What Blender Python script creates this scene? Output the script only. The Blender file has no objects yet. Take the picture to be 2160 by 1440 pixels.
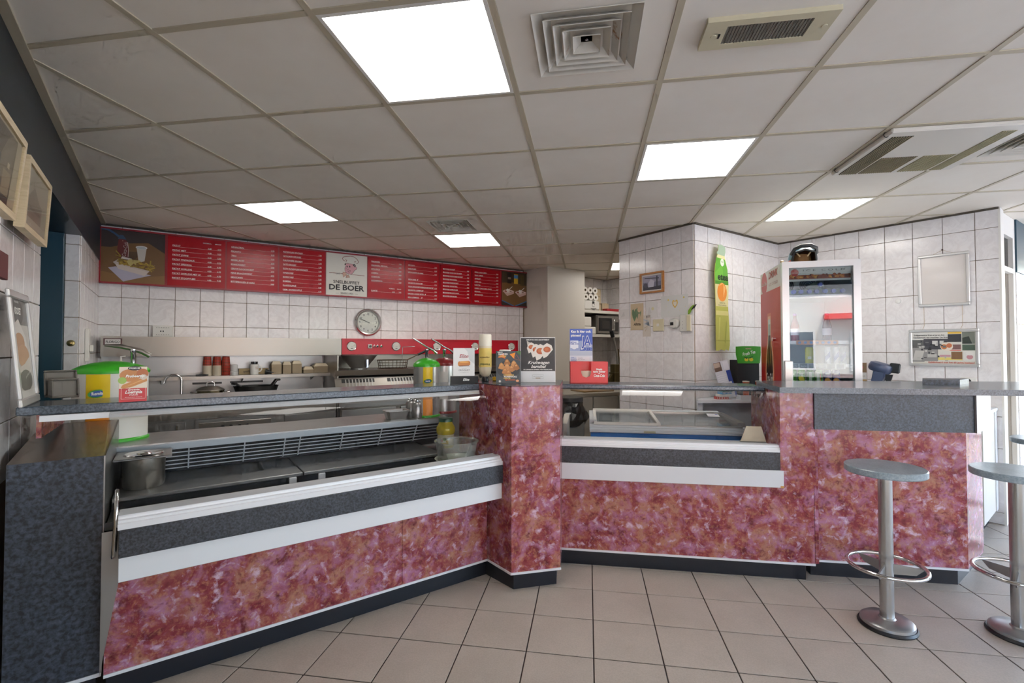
import bpy, bmesh, math, random
from mathutils import Matrix, Vector
random.seed(7)
scene = bpy.context.scene
COL = scene.collection

# ------------------------------------------------------------------ camera, sky, exposure
CAM_Z, CEIL = 1.3625, 2.468
cam_data = bpy.data.cameras.new('camera')
cam_data.sensor_width = 36.0
cam_data.lens = 36.0 * 1002.5 / 2160.0
cam_data.shift_y = -6.0 / 2160.0
cam_data.clip_start = 0.02
cam = bpy.data.objects.new('camera', cam_data)
COL.objects.link(cam)
cam.location = (0, 0, CAM_Z)
cam.rotation_euler = (math.radians(90) + 0.0212, 0, 0)
scene.camera = cam

world = bpy.data.worlds.new('sky')
scene.world = world
world.use_nodes = True
wn = world.node_tree.nodes
wl = world.node_tree.links
bg = wn['Background']
sky = wn.new('ShaderNodeTexSky')
sky.sky_type = 'NISHITA'
sky.sun_disc = False
sky.sun_elevation = math.radians(48)
sky.sun_rotation = math.radians(20)
sky.air_density = 1.0
sky.dust_density = 2.5
wl.new(sky.outputs[0], bg.inputs[0])
bg.inputs[1].default_value = 2.0
sun_data = bpy.data.lights.new('sun', 'SUN')
sun_data.energy = 7.0
sun_data.angle = math.radians(0.6)
sun_data.color = (1.0, 0.97, 0.93)
sun = bpy.data.objects.new('sun', sun_data)
COL.objects.link(sun)
sun.rotation_euler = (math.radians(-42), 0, math.radians(-20))   # shines from above the shop roof onto the street behind the camera
PANEL_LIGHT = 9.0
scene.view_settings.view_transform = 'Standard'
scene.view_settings.look = 'None'
scene.view_settings.exposure = 0.36
scene.view_settings.gamma = 1.0
scene.view_settings.use_curve_mapping = False
scene.cycles.max_bounces = 6
scene.cycles.diffuse_bounces = 4
scene.cycles.glossy_bounces = 3
scene.cycles.transparent_max_bounces = 24
scene.cycles.sample_clamp_indirect = 3.0
scene.cycles.use_denoising = True
scene.cycles.use_adaptive_sampling = True
scene.cycles.adaptive_threshold = 0.1
scene.cycles.use_light_tree = False
scene.cycles.adaptive_min_samples = 12

# ------------------------------------------------------------------ materials
def lin(v):
    v /= 255.0
    return v / 12.92 if v <= 0.04045 else ((v + 0.055) / 1.055) ** 2.4
def rgb(*c):
    if len(c) == 1:
        h = c[0].lstrip('#'); c = [int(h[i:i + 2], 16) for i in (0, 2, 4)]
    return (lin(c[0]), lin(c[1]), lin(c[2]), 1.0)
MATS = {}
def mat(name, color=None, rough=0.5, metal=0.0, spec=0.5, emit=None, estr=0.0):
    if name in MATS: return MATS[name]
    m = bpy.data.materials.new(name); m.use_nodes = True
    b = m.node_tree.nodes['Principled BSDF']
    if color is not None: b.inputs['Base Color'].default_value = color
    b.inputs['Roughness'].default_value = rough
    b.inputs['Metallic'].default_value = metal
    b.inputs['Specular IOR Level'].default_value = spec
    if emit is not None:
        b.inputs['Emission Color'].default_value = emit
        b.inputs['Emission Strength'].default_value = estr
    MATS[name] = m
    return m
_pc = {}
def paint(h, rough=0.5):
    """plain coloured print or plastic, one material for each colour"""
    k = (h, rough)
    if k not in _pc: _pc[k] = mat('paint_%s_%d' % (h.lstrip('#'), int(rough * 100)), rgb(h), rough)
    return _pc[k]
def nodes_of(m): return m.node_tree.nodes, m.node_tree.links, m.node_tree.nodes['Principled BSDF']
def ramp(n, stops, interp='LINEAR'):
    r = n.new('ShaderNodeValToRGB'); r.color_ramp.interpolation = interp
    e = r.color_ramp.elements
    while len(e) < len(stops): e.new(0.5)
    for el, (p, c) in zip(e, stops): el.position = p; el.color = c
    return r
def noise(n, l, vec, scale, detail=4, rough=0.55, dist=0.0):
    t = n.new('ShaderNodeTexNoise'); t.inputs['Scale'].default_value = scale
    t.inputs['Detail'].default_value = detail; t.inputs['Roughness'].default_value = rough
    t.inputs['Distortion'].default_value = dist
    l.new(vec, t.inputs['Vector']); return t
def coords(n, l, scale=(1, 1, 1), rnd=False):
    tc = n.new('ShaderNodeTexCoord'); mp = n.new('ShaderNodeMapping')
    mp.inputs['Scale'].default_value = scale
    if rnd:
        oi = n.new('ShaderNodeObjectInfo'); ad = n.new('ShaderNodeVectorMath'); ad.operation = 'ADD'
        mu = n.new('ShaderNodeMath'); mu.operation = 'MULTIPLY'; mu.inputs[1].default_value = 37.0
        l.new(oi.outputs['Random'], mu.inputs[0]); l.new(tc.outputs['Object'], ad.inputs[0]); l.new(mu.outputs[0], ad.inputs[1])
        l.new(ad.outputs[0], mp.inputs['Vector'])
    else: l.new(tc.outputs['Object'], mp.inputs['Vector'])
    return mp.outputs['Vector']
def mixc(n, l, a, b, fac, mode='MIX'):
    m = n.new('ShaderNodeMix'); m.data_type = 'RGBA'; m.blend_type = mode
    for sock, v in ((m.inputs[0], fac), (m.inputs[6], a), (m.inputs[7], b)):
        if hasattr(v, 'is_linked') or hasattr(v, 'node'): l.new(v, sock)
        else: sock.default_value = v
    return m.outputs[2]
def bump(n, l, b, h, strength=0.2, dist=0.002):
    bp = n.new('ShaderNodeBump'); bp.inputs['Strength'].default_value = strength; bp.inputs['Distance'].default_value = dist
    l.new(h, bp.inputs['Height']); l.new(bp.outputs[0], b.inputs['Normal'])

def make_marble():
    m = mat('red_marble_laminate', rough=0.22, spec=0.5); n, l, b = nodes_of(m)
    v = coords(n, l, (1, 1, 1))
    n1 = noise(n, l, v, 7.0, 6, 0.62, 0.3)
    n2 = noise(n, l, v, 20, 5, 0.62, 0.4)
    n3 = noise(n, l, v, 11, 4, 0.6, 0.5)
    n4 = noise(n, l, v, 48, 4, 0.65, 0.3)
    r1 = ramp(n, [(0.32, rgb('#551a22')), (0.44, rgb('#7d2d37')), (0.52, rgb('#8b4644')), (0.60, rgb('#a06e5c')), (0.70, rgb('#8f4b57'))])
    l.new(n1.outputs[0], r1.inputs[0])
    r2 = ramp(n, [(0.48, (0, 0, 0, 1)), (0.66, (.9, .9, .9, 1))]); l.new(n3.outputs[0], r2.inputs[0])
    c = mixc(n, l, r1.outputs[0], rgb('#a5708f'), r2.outputs[0])
    r3 = ramp(n, [(0.56, (0, 0, 0, 1)), (0.70, (0.85, 0.85, 0.85, 1))]); l.new(n2.outputs[0], r3.inputs[0])
    c = mixc(n, l, c, rgb('#cdb3cb'), r3.outputs[0])
    r4 = ramp(n, [(0.30, (1, 1, 1, 1)), (0.45, (0, 0, 0, 1))]); l.new(n2.outputs[0], r4.inputs[0])
    c = mixc(n, l, c, rgb('#5f2026'), r4.outputs[0])
    r5 = ramp(n, [(0.5, (0, 0, 0, 1)), (0.66, (0.55, 0.55, 0.55, 1))]); l.new(n4.outputs[0], r5.inputs[0])
    c = mixc(n, l, c, rgb('#b27a5c'), r5.outputs[0])
    l.new(c, b.inputs['Base Color'])
    return m
def make_granite(name, dark, light, rough=0.38, scale=120):
    m = mat(name, rough=rough); n, l, b = nodes_of(m)
    v = coords(n, l, (1, 1, 1))
    n1 = noise(n, l, v, scale, 3, 0.6, 0.3); n2 = noise(n, l, v, 12, 4, 0.6)
    r = ramp(n, [(0.38, rgb(dark)), (0.66, rgb(light))]); l.new(n1.outputs[0], r.inputs[0])
    r2 = ramp(n, [(0.3, (0.8, 0.8, 0.8, 1)), (0.7, (1.1, 1.1, 1.1, 1))]); l.new(n2.outputs[0], r2.inputs[0])
    l.new(mixc(n, l, r.outputs[0], r2.outputs[0], 1.0, 'MULTIPLY'), b.inputs['Base Color'])
    return m
def make_steel(name, col='#b9b7b2', rough=0.3, scale=(2, 2, 160)):
    m = mat(name, rgb(col), rough, 0.85); n, l, b = nodes_of(m)
    v = coords(n, l, scale); n1 = noise(n, l, v, 6, 3, 0.6)
    r = ramp(n, [(0.3, (rough * 0.92,) * 3 + (1,)), (0.7, (rough * 1.1,) * 3 + (1,))]); l.new(n1.outputs[0], r.inputs[0])
    l.new(r.outputs[0], b.inputs['Roughness'])
    return m
def make_tile(name, base, vein, rough=0.16):
    m = mat(name, rough=rough, spec=0.5); n, l, b = nodes_of(m)
    v = coords(n, l, (1, 1, 1), True)
    n1 = noise(n, l, v, 9, 6, 0.65, 2.2); n2 = noise(n, l, v, 4, 2, 0.5)
    r = ramp(n, [(0.40, rgb(vein)), (0.58, rgb(base))]); l.new(n1.outputs[0], r.inputs[0])
    l.new(r.outputs[0], b.inputs['Base Color']); bump(n, l, b, n2.outputs[0], 0.10, 0.004)
    return m
def make_ceiling():
    m = mat('ceiling_board', rough=0.75, spec=0.25); n, l, b = nodes_of(m)
    v = coords(n, l, (1, 1, 1), True); n1 = noise(n, l, v, 2.2, 4, 0.6); n2 = noise(n, l, v, 260, 2, 0.5)
    r = ramp(n, [(0.3, rgb('#e4dccf')), (0.75, rgb('#ece6db'))]); l.new(n1.outputs[0], r.inputs[0])
    l.new(r.outputs[0], b.inputs['Base Color']); bump(n, l, b, n2.outputs[0], 0.15, 0.001)
    return m
def make_floor_tile():
    m = mat('floor_ceramic', rough=0.42); n, l, b = nodes_of(m)
    v = coords(n, l, (1, 1, 1), True); n1 = noise(n, l, v, 5, 5, 0.6); n2 = noise(n, l, v, 150, 2, 0.6)
    r = ramp(n, [(0.3, rgb('#a79d92')), (0.7, rgb('#b1a79c'))]); l.new(n1.outputs[0], r.inputs[0])
    r2 = ramp(n, [(0.35, (0.93, 0.93, 0.93, 1)), (0.65, (1.05, 1.05, 1.05, 1))]); l.new(n2.outputs[0], r2.inputs[0])
    l.new(mixc(n, l, r.outputs[0], r2.outputs[0], 1.0, 'MULTIPLY'), b.inputs['Base Color']); return m
def make_wood(name, a, b_, scale=(1, 1, 12)):
    m = mat(name, rough=0.45); n, l, b = nodes_of(m); v = coords(n, l, scale); n1 = noise(n, l, v, 9, 5, 0.6, 0.8)
    r = ramp(n, [(0.35, rgb(a)), (0.65, rgb(b_))]); l.new(n1.outputs[0], r.inputs[0]); l.new(r.outputs[0], b.inputs['Base Color']); return m
def make_glass(name, tint=(0.96, 0.98, 0.98, 1), ior=1.45, gain=1.0, haze=0.0):
    m = bpy.data.materials.new(name); m.use_nodes = True; n, l = m.node_tree.nodes, m.node_tree.links
    n.remove(n['Principled BSDF']); out = n['Material Output']
    t = n.new('ShaderNodeBsdfTransparent'); t.inputs[0].default_value = tint
    g = n.new('ShaderNodeBsdfGlossy'); g.inputs['Roughness'].default_value = 0.0
    fr = n.new('ShaderNodeFresnel'); fr.inputs[0].default_value = ior
    mu = n.new('ShaderNodeMath'); mu.operation = 'MULTIPLY'; mu.inputs[1].default_value = gain; mu.use_clamp = True
    mx = n.new('ShaderNodeMixShader'); l.new(fr.outputs[0], mu.inputs[0]); l.new(mu.outputs[0], mx.inputs[0])
    l.new(t.outputs[0], mx.inputs[1]); l.new(g.outputs[0], mx.inputs[2]); l.new(mx.outputs[0], out.inputs[0])
    if haze:
        d = n.new('ShaderNodeBsdfDiffuse'); d.inputs[0].default_value = (0.8, 0.82, 0.78, 1); m2 = n.new('ShaderNodeMixShader'); m2.inputs[0].default_value = haze
        l.new(mx.outputs[0], m2.inputs[1]); l.new(d.outputs[0], m2.inputs[2]); l.new(m2.outputs[0], out.inputs[0])
    MATS[name] = m; return m
MARBLE = make_marble()
GRANITE = make_granite('blue_grey_granite_laminate', '#242d37', '#465260')
GRANITE_TOP = make_granite('granite_worktop', '#3b434c', '#5c656f', 0.2)
GRANITE_BAND = make_granite('dark_granite_band', '#22252b', '#454a53', 0.35)
GRANITE_DARK = make_granite('dark_blue_granite_front', '#1c2027', '#464e5c', 0.45, 60)
STEEL = make_steel('brushed_steel', '#a4a4a3', 0.32)
STEEL_DARK = make_steel('dull_steel', '#a3a29f', 0.36)
STEEL_WARM = make_steel('range_steel', '#948f88', 0.32, (3, 3, 120))
CHROME = mat('chrome', rgb('#d8d8d8'), 0.08, 1.0)
ALU = mat('white_aluminium', rgb('#dcdee2'), 0.35, 0.1)
ALU_FRAME = mat('silver_frame', rgb('#cfcfce'), 0.3, 0.6)
WHITE = mat('white_laminate', rgb('#d6d9de'), 0.35)
CREAM = mat('cream_paint', rgb('#cbc6bc'), 0.4)
OFFWHITE = mat('off_white', rgb('#dedbd4'), 0.5)
PLASTER = mat('plaster', rgb('#c9c4ba'), 0.7)
BLACK = mat('black_plastic', rgb('#17181b'), 0.35)
DARK = mat('dark_void', rgb('#0d0e10'), 0.7)
KICK = mat('black_plinth', rgb('#161b24'), 0.32)
TEAL = mat('teal_paint', rgb('#173c4c'), 0.35)
TEAL_DARK = mat('dark_teal_beam', rgb('#15252f'), 0.35)
TILE = make_tile('wall_ceramic', '#e6e3e2', '#dcd8d7')
GROUT = mat('wall_grout', rgb('#7d6c58'), 0.9)
CEILM = make_ceiling()
RAIL = mat('ceiling_rail_paint', rgb('#b9af98'), 0.5)
FLOORT = make_floor_tile()
REDP = mat('red_board', rgb('#a50c1b'), 0.25, 0, 0.3)
REDF = mat('red_board_frame', rgb('#8f1320'), 0.3)
REDPANEL = mat('red_fryer_panel', rgb('#c4142c'), 0.35)
INK_WHITE = mat('white_ink', rgb('#ecebe6'), 0.5)
INK_BLACK = mat('black_ink', rgb('#1b1a1a'), 0.5)
GLASS = make_glass('clear_glass', (0.98, 0.99, 0.99, 1), 1.45, 0.55)
GLASS_DISPLAY = make_glass('display_glass', (0.99, 0.995, 0.995, 1), 1.5, 0.35)
GLASS_FRIDGE = make_glass('fridge_glass', (0.93, 0.95, 0.95, 1), 1.5, 2.4)
GLASS_PICTURE = make_glass('picture_glass', (0.98, 0.98, 0.97, 1), 1.4, 0.12)
GLASS_DARK = make_glass('tinted_glass', (0.25, 0.3, 0.3, 1), 1.5)
CLEAR = make_glass('clear_plastic', (0.96, 0.97, 0.95, 1), 1.4, 0.8, 0.10)
FROST = mat('frosted_glass', rgb('#cdd6d2'), 0.35)
LAMP = mat('light_panel', rgb('#f4efe8'), 0.5, emit=(1.0, 0.955, 0.90, 1), estr=PANEL_LIGHT)
WOOD_PALE = make_wood('pale_wood', '#c9b48f', '#d9c6a2')
WOOD_OAK = make_wood('oak_wood', '#9a622b', '#b67c3f')
CARD = mat('brown_card', rgb('#a8946f'), 0.8)
BEIGE_CARD = mat('beige_card', rgb('#b8a88c'), 0.8)
GREEN = mat('green_plastic', rgb('#3fae2a'), 0.3)
STOOL_TOP = make_granite('stool_laminate', '#77838b', '#8e999f', 0.28)

# ------------------------------------------------------------------ mesh helpers
def finish(me, smooth=False):
    me.validate()
    if smooth:
        for p in me.polygons: p.use_smooth = True
    return me
def link(name, me, parent=None, loc=None, rz=None, mats=()):
    o = bpy.data.objects.new(name, me); COL.objects.link(o)
    for m in mats: me.materials.append(m)
    if parent is not None: o.parent = parent
    if loc is not None: o.location = loc
    if rz is not None: o.rotation_euler = (0, 0, rz)
    return o
def tag(o, label, cat, group=None, kind=None):
    if label: o['label'] = label
    if cat: o['category'] = cat
    if group: o['group'] = group
    if kind: o['kind'] = kind
    return o
def thing(name, label, cat, loc=(0, 0, 0), rz=0.0, group=None):
    o = bpy.data.objects.new(name, None); COL.objects.link(o)
    o.empty_display_size = 0.1; o.location = loc; o.rotation_euler = (0, 0, rz)
    return tag(o, label, cat, group)
def structure(o): o['kind'] = 'structure'; return o
def bm_box(bm, x0, x1, y0, y1, z0, z1, M=None, mi=0, bev=0.0):
    vs = [bm.verts.new((x, y, z)) for z in (z0, z1) for y in (y0, y1) for x in (x0, x1)]
    fs = [bm.faces.new([vs[i] for i in f]) for f in ((0, 2, 3, 1), (4, 5, 7, 6), (0, 1, 5, 4), (2, 6, 7, 3), (0, 4, 6, 2), (1, 3, 7, 5))]
    for f in fs: f.material_index = mi
    if bev > 0:
        es = list({e for f in fs for e in f.edges})
        r = bmesh.ops.bevel(bm, geom=es, offset=bev, segments=1, affect='EDGES', profile=0.5)
        for f in r['faces']: f.material_index = mi
        vs = list({v for f in r['faces'] for v in f.verts} | {v for f in fs if f.is_valid for v in f.verts})
    if M is not None: bmesh.ops.transform(bm, matrix=M, verts=[v for v in vs if v.is_valid])
    return vs
def to_obj(bm, name, mats, parent=None, smooth=False, loc=None, rz=None):
    bmesh.ops.recalc_face_normals(bm, faces=bm.faces[:])
    me = bpy.data.meshes.new(name); bm.to_mesh(me); bm.free(); finish(me, smooth)
    if not isinstance(mats, (list, tuple)): mats = [mats]
    return link(name, me, parent, loc, rz, mats)
def box(name, x0, x1, y0, y1, z0, z1, m, parent=None, bev=0.0, M=None, **k):
    bm = bmesh.new(); bm_box(bm, x0, x1, y0, y1, z0, z1, M, 0, bev)
    return to_obj(bm, name, m, parent, **k)
def bm_prism(bm, pts, axis, lo, hi, mi=0, M=None):
    """pts: 2D outline; axis x -> (y,z), axis y -> (x,z), axis z -> (x,y)"""
    def P(p, t): return {'x': (t, p[0], p[1]), 'y': (p[0], t, p[1]), 'z': (p[0], p[1], t)}[axis]
    a = [bm.verts.new(P(p, lo)) for p in pts]; b = [bm.verts.new(P(p, hi)) for p in pts]
    n = len(pts); fs = [bm.faces.new(a), bm.faces.new(b[::-1])]
    for i in range(n): fs.append(bm.faces.new((a[i], b[i], b[(i + 1) % n], a[(i + 1) % n])))
    for f in fs: f.material_index = mi
    if M is not None: bmesh.ops.transform(bm, matrix=M, verts=a + b)
    return a + b
def prism(name, pts, axis, lo, hi, m, parent=None, M=None, **k):
    bm = bmesh.new(); bm_prism(bm, pts, axis, lo, hi, 0, M); return to_obj(bm, name, m, parent, **k)
def bm_lathe(bm, prof, seg=24, cx=0, cy=0, cz=0, sx=1, sy=1, mi=0, M=None, close=False):
    rings = []
    for r, z in prof:
        if r <= 1e-6: rings.append([bm.verts.new((cx, cy, cz + z))])
        else: rings.append([bm.verts.new((cx + sx * r * math.cos(2 * math.pi * i / seg), cy + sy * r * math.sin(2 * math.pi * i / seg), cz + z)) for i in range(seg)])
    fs = []
    for a, b in zip(rings, rings[1:]):
        for i in range(seg):
            j = (i + 1) % seg
            if len(a) == 1 and len(b) == 1: continue
            if len(a) == 1: fs.append(bm.faces.new((a[0], b[j], b[i])))
            elif len(b) == 1: fs.append(bm.faces.new((a[i], a[j], b[0])))
            else: fs.append(bm.faces.new((a[i], a[j], b[j], b[i])))
    if len(rings[0]) > 1 and not close: fs.append(bm.faces.new(rings[0][::-1]))
    if len(rings[-1]) > 1 and not close: fs.append(bm.faces.new(rings[-1]))
    for f in fs: f.material_index = mi
    vs = [v for r in rings for v in r]
    if M is not None: bmesh.ops.transform(bm, matrix=M, verts=vs)
    return vs
def autosmooth(o, ang=40):
    me = o.data
    for p in me.polygons: p.use_smooth = True
    bm = bmesh.new(); bm.from_mesh(me)
    for e in bm.edges:
        if len(e.link_faces) == 2 and e.calc_face_angle(0) > math.radians(ang): e.smooth = False
    bm.to_mesh(me); bm.free(); return o
def lathe(name, prof, m, parent=None, seg=24, at=(0, 0, 0), sx=1, sy=1, M=None, close=False, **k):
    bm = bmesh.new(); bm_lathe(bm, prof, seg, at[0], at[1], at[2], sx, sy, 0, M, close)
    return autosmooth(to_obj(bm, name, m, parent, **k))
def bm_tube(bm, pts, r, seg=8, closed=False, mi=0, M=None, caps=True):
    pts = [Vector(p) for p in pts]; n = len(pts); rings = []
    rr = r if isinstance(r, (list, tuple)) else [r] * n
    prev = None
    for i, p in enumerate(pts):
        if closed: d = pts[(i + 1) % n] - pts[i - 1]
        else: d = pts[min(i + 1, n - 1)] - pts[max(i - 1, 0)]
        d.normalize()
        ref = prev if prev is not None else (Vector((0, 0, 1)) if abs(d.z) < 0.9 else Vector((1, 0, 0)))
        x = (ref - d * ref.dot(d)).normalized(); y = d.cross(x); prev = x
        rings.append([bm.verts.new(p + x * rr[i] * math.cos(2 * math.pi * k / seg) + y * rr[i] * math.sin(2 * math.pi * k / seg)) for k in range(seg)])
    fs = []
    for i in range(n if closed else n - 1):
        a, b = rings[i], rings[(i + 1) % n]
        for k in range(seg): fs.append(bm.faces.new((a[k], a[(k + 1) % seg], b[(k + 1) % seg], b[k])))
    if not closed and caps: fs += [bm.faces.new(rings[0][::-1]), bm.faces.new(rings[-1])]
    for f in fs: f.material_index = mi
    vs = [v for q in rings for v in q]
    if M is not None: bmesh.ops.transform(bm, matrix=M, verts=vs)
    return vs
def tube(name, pts, r, m, parent=None, seg=8, closed=False, M=None, **k):
    bm = bmesh.new(); bm_tube(bm, pts, r, seg, closed, 0, M); return autosmooth(to_obj(bm, name, m, parent, **k), 50)
def circle(cx, cy, r, n=20, ry=None, a0=0.0, a1=2 * math.pi, rot=0.0):
    ry = r if ry is None else ry; out = []
    full = abs(a1 - a0 - 2 * math.pi) < 1e-6
    for i in range(n):
        t = a0 + (a1 - a0) * i / (n if full else n - 1); x, y = r * math.cos(t), ry * math.sin(t)
        out.append((cx + x * math.cos(rot) - y * math.sin(rot), cy + x * math.sin(rot) + y * math.cos(rot)))
    return out
def rect(x0, z0, x1, z1): return [(x0, z0), (x1, z0), (x1, z1), (x0, z1)]
def prints(name, shapes, parent, y=0.0, M=None, step=0.0003):
    """flat print: coloured shapes in the x-z plane facing -y, each a hair in front of the one before"""
    bm = bmesh.new(); ms = []
    for i, (pts, h) in enumerate(shapes):
        m = h if not isinstance(h, str) else paint(h, 0.4)
        if m not in ms: ms.append(m)
        f = bm.faces.new([bm.verts.new((p[0], y - step * (i + 1), p[1])) for p in pts]); f.material_index = ms.index(m)
        f.normal_update()
        if f.normal.y > 0: f.normal_flip()
    bmesh.ops.triangulate(bm, faces=bm.faces[:])
    if M is not None: bmesh.ops.transform(bm, matrix=M, verts=bm.verts[:])
    me = bpy.data.meshes.new(name); bm.to_mesh(me); bm.free()
    o = link(name, me, parent, None, None, ms); o['kind'] = 'stuff'
    return o
def stroke(pts, w):
    """a polyline as a ribbon outline"""
    L, R = [], []
    for i, p in enumerate(pts):
        a = pts[max(i - 1, 0)]; b = pts[min(i + 1, len(pts) - 1)]
        dx, dz = b[0] - a[0], b[1] - a[1]; d = math.hypot(dx, dz) or 1
        L.append((p[0] - dz / d * w / 2, p[1] + dx / d * w / 2)); R.append((p[0] + dz / d * w / 2, p[1] - dx / d * w / 2))
    return L + R[::-1]
_tc = {}
def text_mesh(s, bold, shear):
    k = (s, bold, shear)
    if k not in _tc:
        cu = bpy.data.curves.new('t', 'FONT'); cu.body = s; cu.size = 1.0; cu.offset = bold; cu.shear = shear
        cu.resolution_u = 2; cu.fill_mode = 'FRONT'
        o = bpy.data.objects.new('t', cu); me = bpy.data.meshes.new_from_object(o)
        vs = [(v.co.x, v.co.y) for v in me.vertices]; fs = [list(p.vertices) for p in me.polygons]
        bpy.data.objects.remove(o); bpy.data.meshes.remove(me); bpy.data.curves.remove(cu)
        _tc[k] = (vs, fs)
    return _tc[k]
def letters(name, items, parent, y=0.0, m=None, M=None):
    """items: (string, x, z, cap height, align l/c/r, options) flat lettering in the x-z plane facing -y"""
    verts, faces, mi, ms = [], [], [], []
    for it in items:
        s, x, z, h, al = it[:5]; op = it[5] if len(it) > 5 else {}
        vs, fs = text_mesh(s, op.get('bold', 0.0), op.get('shear', 0.0))
        if not vs: continue
        k = h / 0.72; w0 = min(v[0] for v in vs); w1 = max(v[0] for v in vs); kx = k * op.get('wide', 1.0)
        if 'width' in op: kx = op['width'] / max(w1 - w0, 1e-6)
        ox = x - {'l': w0, 'c': (w0 + w1) / 2, 'r': w1}[al] * kx
        a = op.get('rot', 0.0); ca, sa = math.cos(a), math.sin(a); b0 = len(verts); mm = op.get('m', m or INK_WHITE)
        if mm not in ms: ms.append(mm)
        for vx, vy in vs:
            px, pz = ox + vx * kx - x, vy * k
            verts.append((x + px * ca - pz * sa, y - op.get('dy', 0.0), z + px * sa + pz * ca))
        for f in fs:
            f = [b0 + i for i in f]; faces.append(f); mi.append(ms.index(mm))
    me = bpy.data.meshes.new(name); me.from_pydata(verts, [], faces)
    if M is not None: me.transform(M)
    for p, i in zip(me.polygons, mi): p.material_index = i
    o = link(name, me, parent, None, None, ms); o['kind'] = 'stuff'
    return o
class Frame:
    """a straight run seen from the room: x along it, y into the wall, z up"""
    def __init__(s, ox, oy, deg): s.o = (ox, oy); s.a = math.radians(deg)
    def p(s, x, y=0.0, z=0.0):
        c, n = math.cos(s.a), math.sin(s.a); return (s.o[0] + x * c - y * n, s.o[1] + x * n + y * c, z)
FL = Frame(-0.150, 2.867, 35.5)      # left serving counter
FR = Frame(0.314, 3.029, -8.9)       # right counter
FP = Frame(-0.003, 2.688, 13.9)      # pillar between the counters
F1 = Frame(-3.642, 4.188, 33.6)      # menu wall
F0 = Frame(-1.730, 1.583, 126.45)    # left wall
FP1 = Frame(1.597, 4.157, -54.59)    # tiled pillar, face with the notes
FP2 = Frame(1.597, 4.157, 34.66)     # tiled pillar, face with the standee
F3 = Frame(2.799, 4.988, -51.95)     # right wall
FG = Frame(-1.2583, 1.639, -9.07)    # ceiling grid
FC = Frame(2.0, 3.53, -15.4)         # fridge
# ------------------------------------------------------------------ structure: floor
def in_view(x, y, z, m=120):
    c, s = math.cos(0.0212), math.sin(0.0212); z -= CAM_Z
    d = y * c + z * s
    if d < 0.3: return False
    px = 1080 + 1002.5 * x / d; py = 714 - 1002.5 * (-y * s + z * c) / d
    return -m < px < 2160 + m and -m < py < 1440 + m
FT = Frame(0.4547, 2.717, -9.07)
def make_floor():
    m = mat('floor_far_tiles', rough=0.42); n, l, b = nodes_of(m)
    tc = n.new('ShaderNodeTexCoord'); br = n.new('ShaderNodeTexBrick')
    br.offset = 0.0; br.inputs['Scale'].default_value = 1.0; br.inputs['Mortar Size'].default_value = 0.003
    br.inputs['Brick Width'].default_value = 0.3; br.inputs['Row Height'].default_value = 0.3
    br.inputs['Color1'].default_value = rgb('#aca297'); br.inputs['Color2'].default_value = rgb('#a89e93'); br.inputs['Mortar'].default_value = rgb('#2d2825')
    l.new(tc.outputs['Object'], br.inputs['Vector']); l.new(br.outputs['Color'], b.inputs['Base Color'])
    o = box('floor', -7.2, 7.8, -5.4, 6.9, -0.15, -0.003, m, None, loc=FT.p(0, 0, 0), rz=FT.a)
    tag(o, 'floor of square taupe ceramic tiles with dark joints', 'floor', None, 'structure')
    me = None
    for i in range(-9, 16):
        for j in range(-8, 6):
            c = FT.p(i * .3 + .15, j * .3 + .15)
            if not in_view(c[0], c[1], 0, 260): continue
            # tiles lying under the counters or the kitchen are never seen
            q = (c[0] - .314) * -.155 + (c[1] - 3.029) * -.988
            sL = (c[0] + .15) * .581 + (c[1] - 2.867) * -.814
            if c[0] < 0.25 and sL < -0.25: continue
            if 0.1 < c[0] < 2.75 and q < -0.35: continue
            if c[0] >= 2.75 and c[1] > 4.6: continue
            if me is None:
                t = box('floor_tile',   .0028, .2972, .0028, .2972, -0.003, 0.0, FLOORT, o, 0.0012); me = t.data
            else: t = link('floor_tile', me, o)
            t.location = (i * .3, j * .3, 0)
    return o
floor = make_floor()

# ------------------------------------------------------------------ structure: tiled walls
ZL = [2.316 - .2472 * k for k in range(0, 11)]
def tiles(wall, F, s0, s1, z0, z1, ph, pitch, y=0.0, skip=None, M=None):
    """single ceramic tiles, cut at the borders, as children of a wall whose frame is local x, z"""
    cache = {}
    zs = [2.316 + .2472] + ZL
    xs = []
    x = ph - pitch * math.ceil((ph - s0) / pitch + 1)
    while x < s1: xs.append(x); x += pitch
    for xa in xs:
        a, b = max(xa, s0), min(xa + pitch, s1)
        if b - a < 0.012: continue
        for zt in zs:
            lo, hi = max(zt - .2472, z0), min(zt, z1)
            if hi - lo < 0.012: continue
            if skip and skip(a, b, lo, hi): continue
            k = (round(b - a, 3), round(hi - lo, 3))
            if k not in cache:
                g = .0018; bm = bmesh.new(); w, h = b - a, hi - lo
                bm_box(bm, g, w - g, -.006, .004, g, h - g, None, 0, .0022)
                t = to_obj(bm, 'wall_tile', TILE, wall); cache[k] = t.data
            else: t = link('wall_tile', cache[k], wall)
            t.location = (a, y, lo)
            if M is not None: t.matrix_basis = M @ t.matrix_basis
def tiled_wall(name, label, F, s0, s1, z0, z1, ph, pitch, thick=.12, x0=None, x1=None, skip=None, top=2.6):
    o = box(name, s0 if x0 is None else x0, s1 if x1 is None else x1, 0.0, thick, 0, top, GROUT, None, loc=F.p(0, 0, 0), rz=F.a)
    tag(o, label, 'wall', None, 'structure'); tiles(o, F, s0, s1, z0, z1, ph, pitch, 0.0, skip); return o

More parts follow.
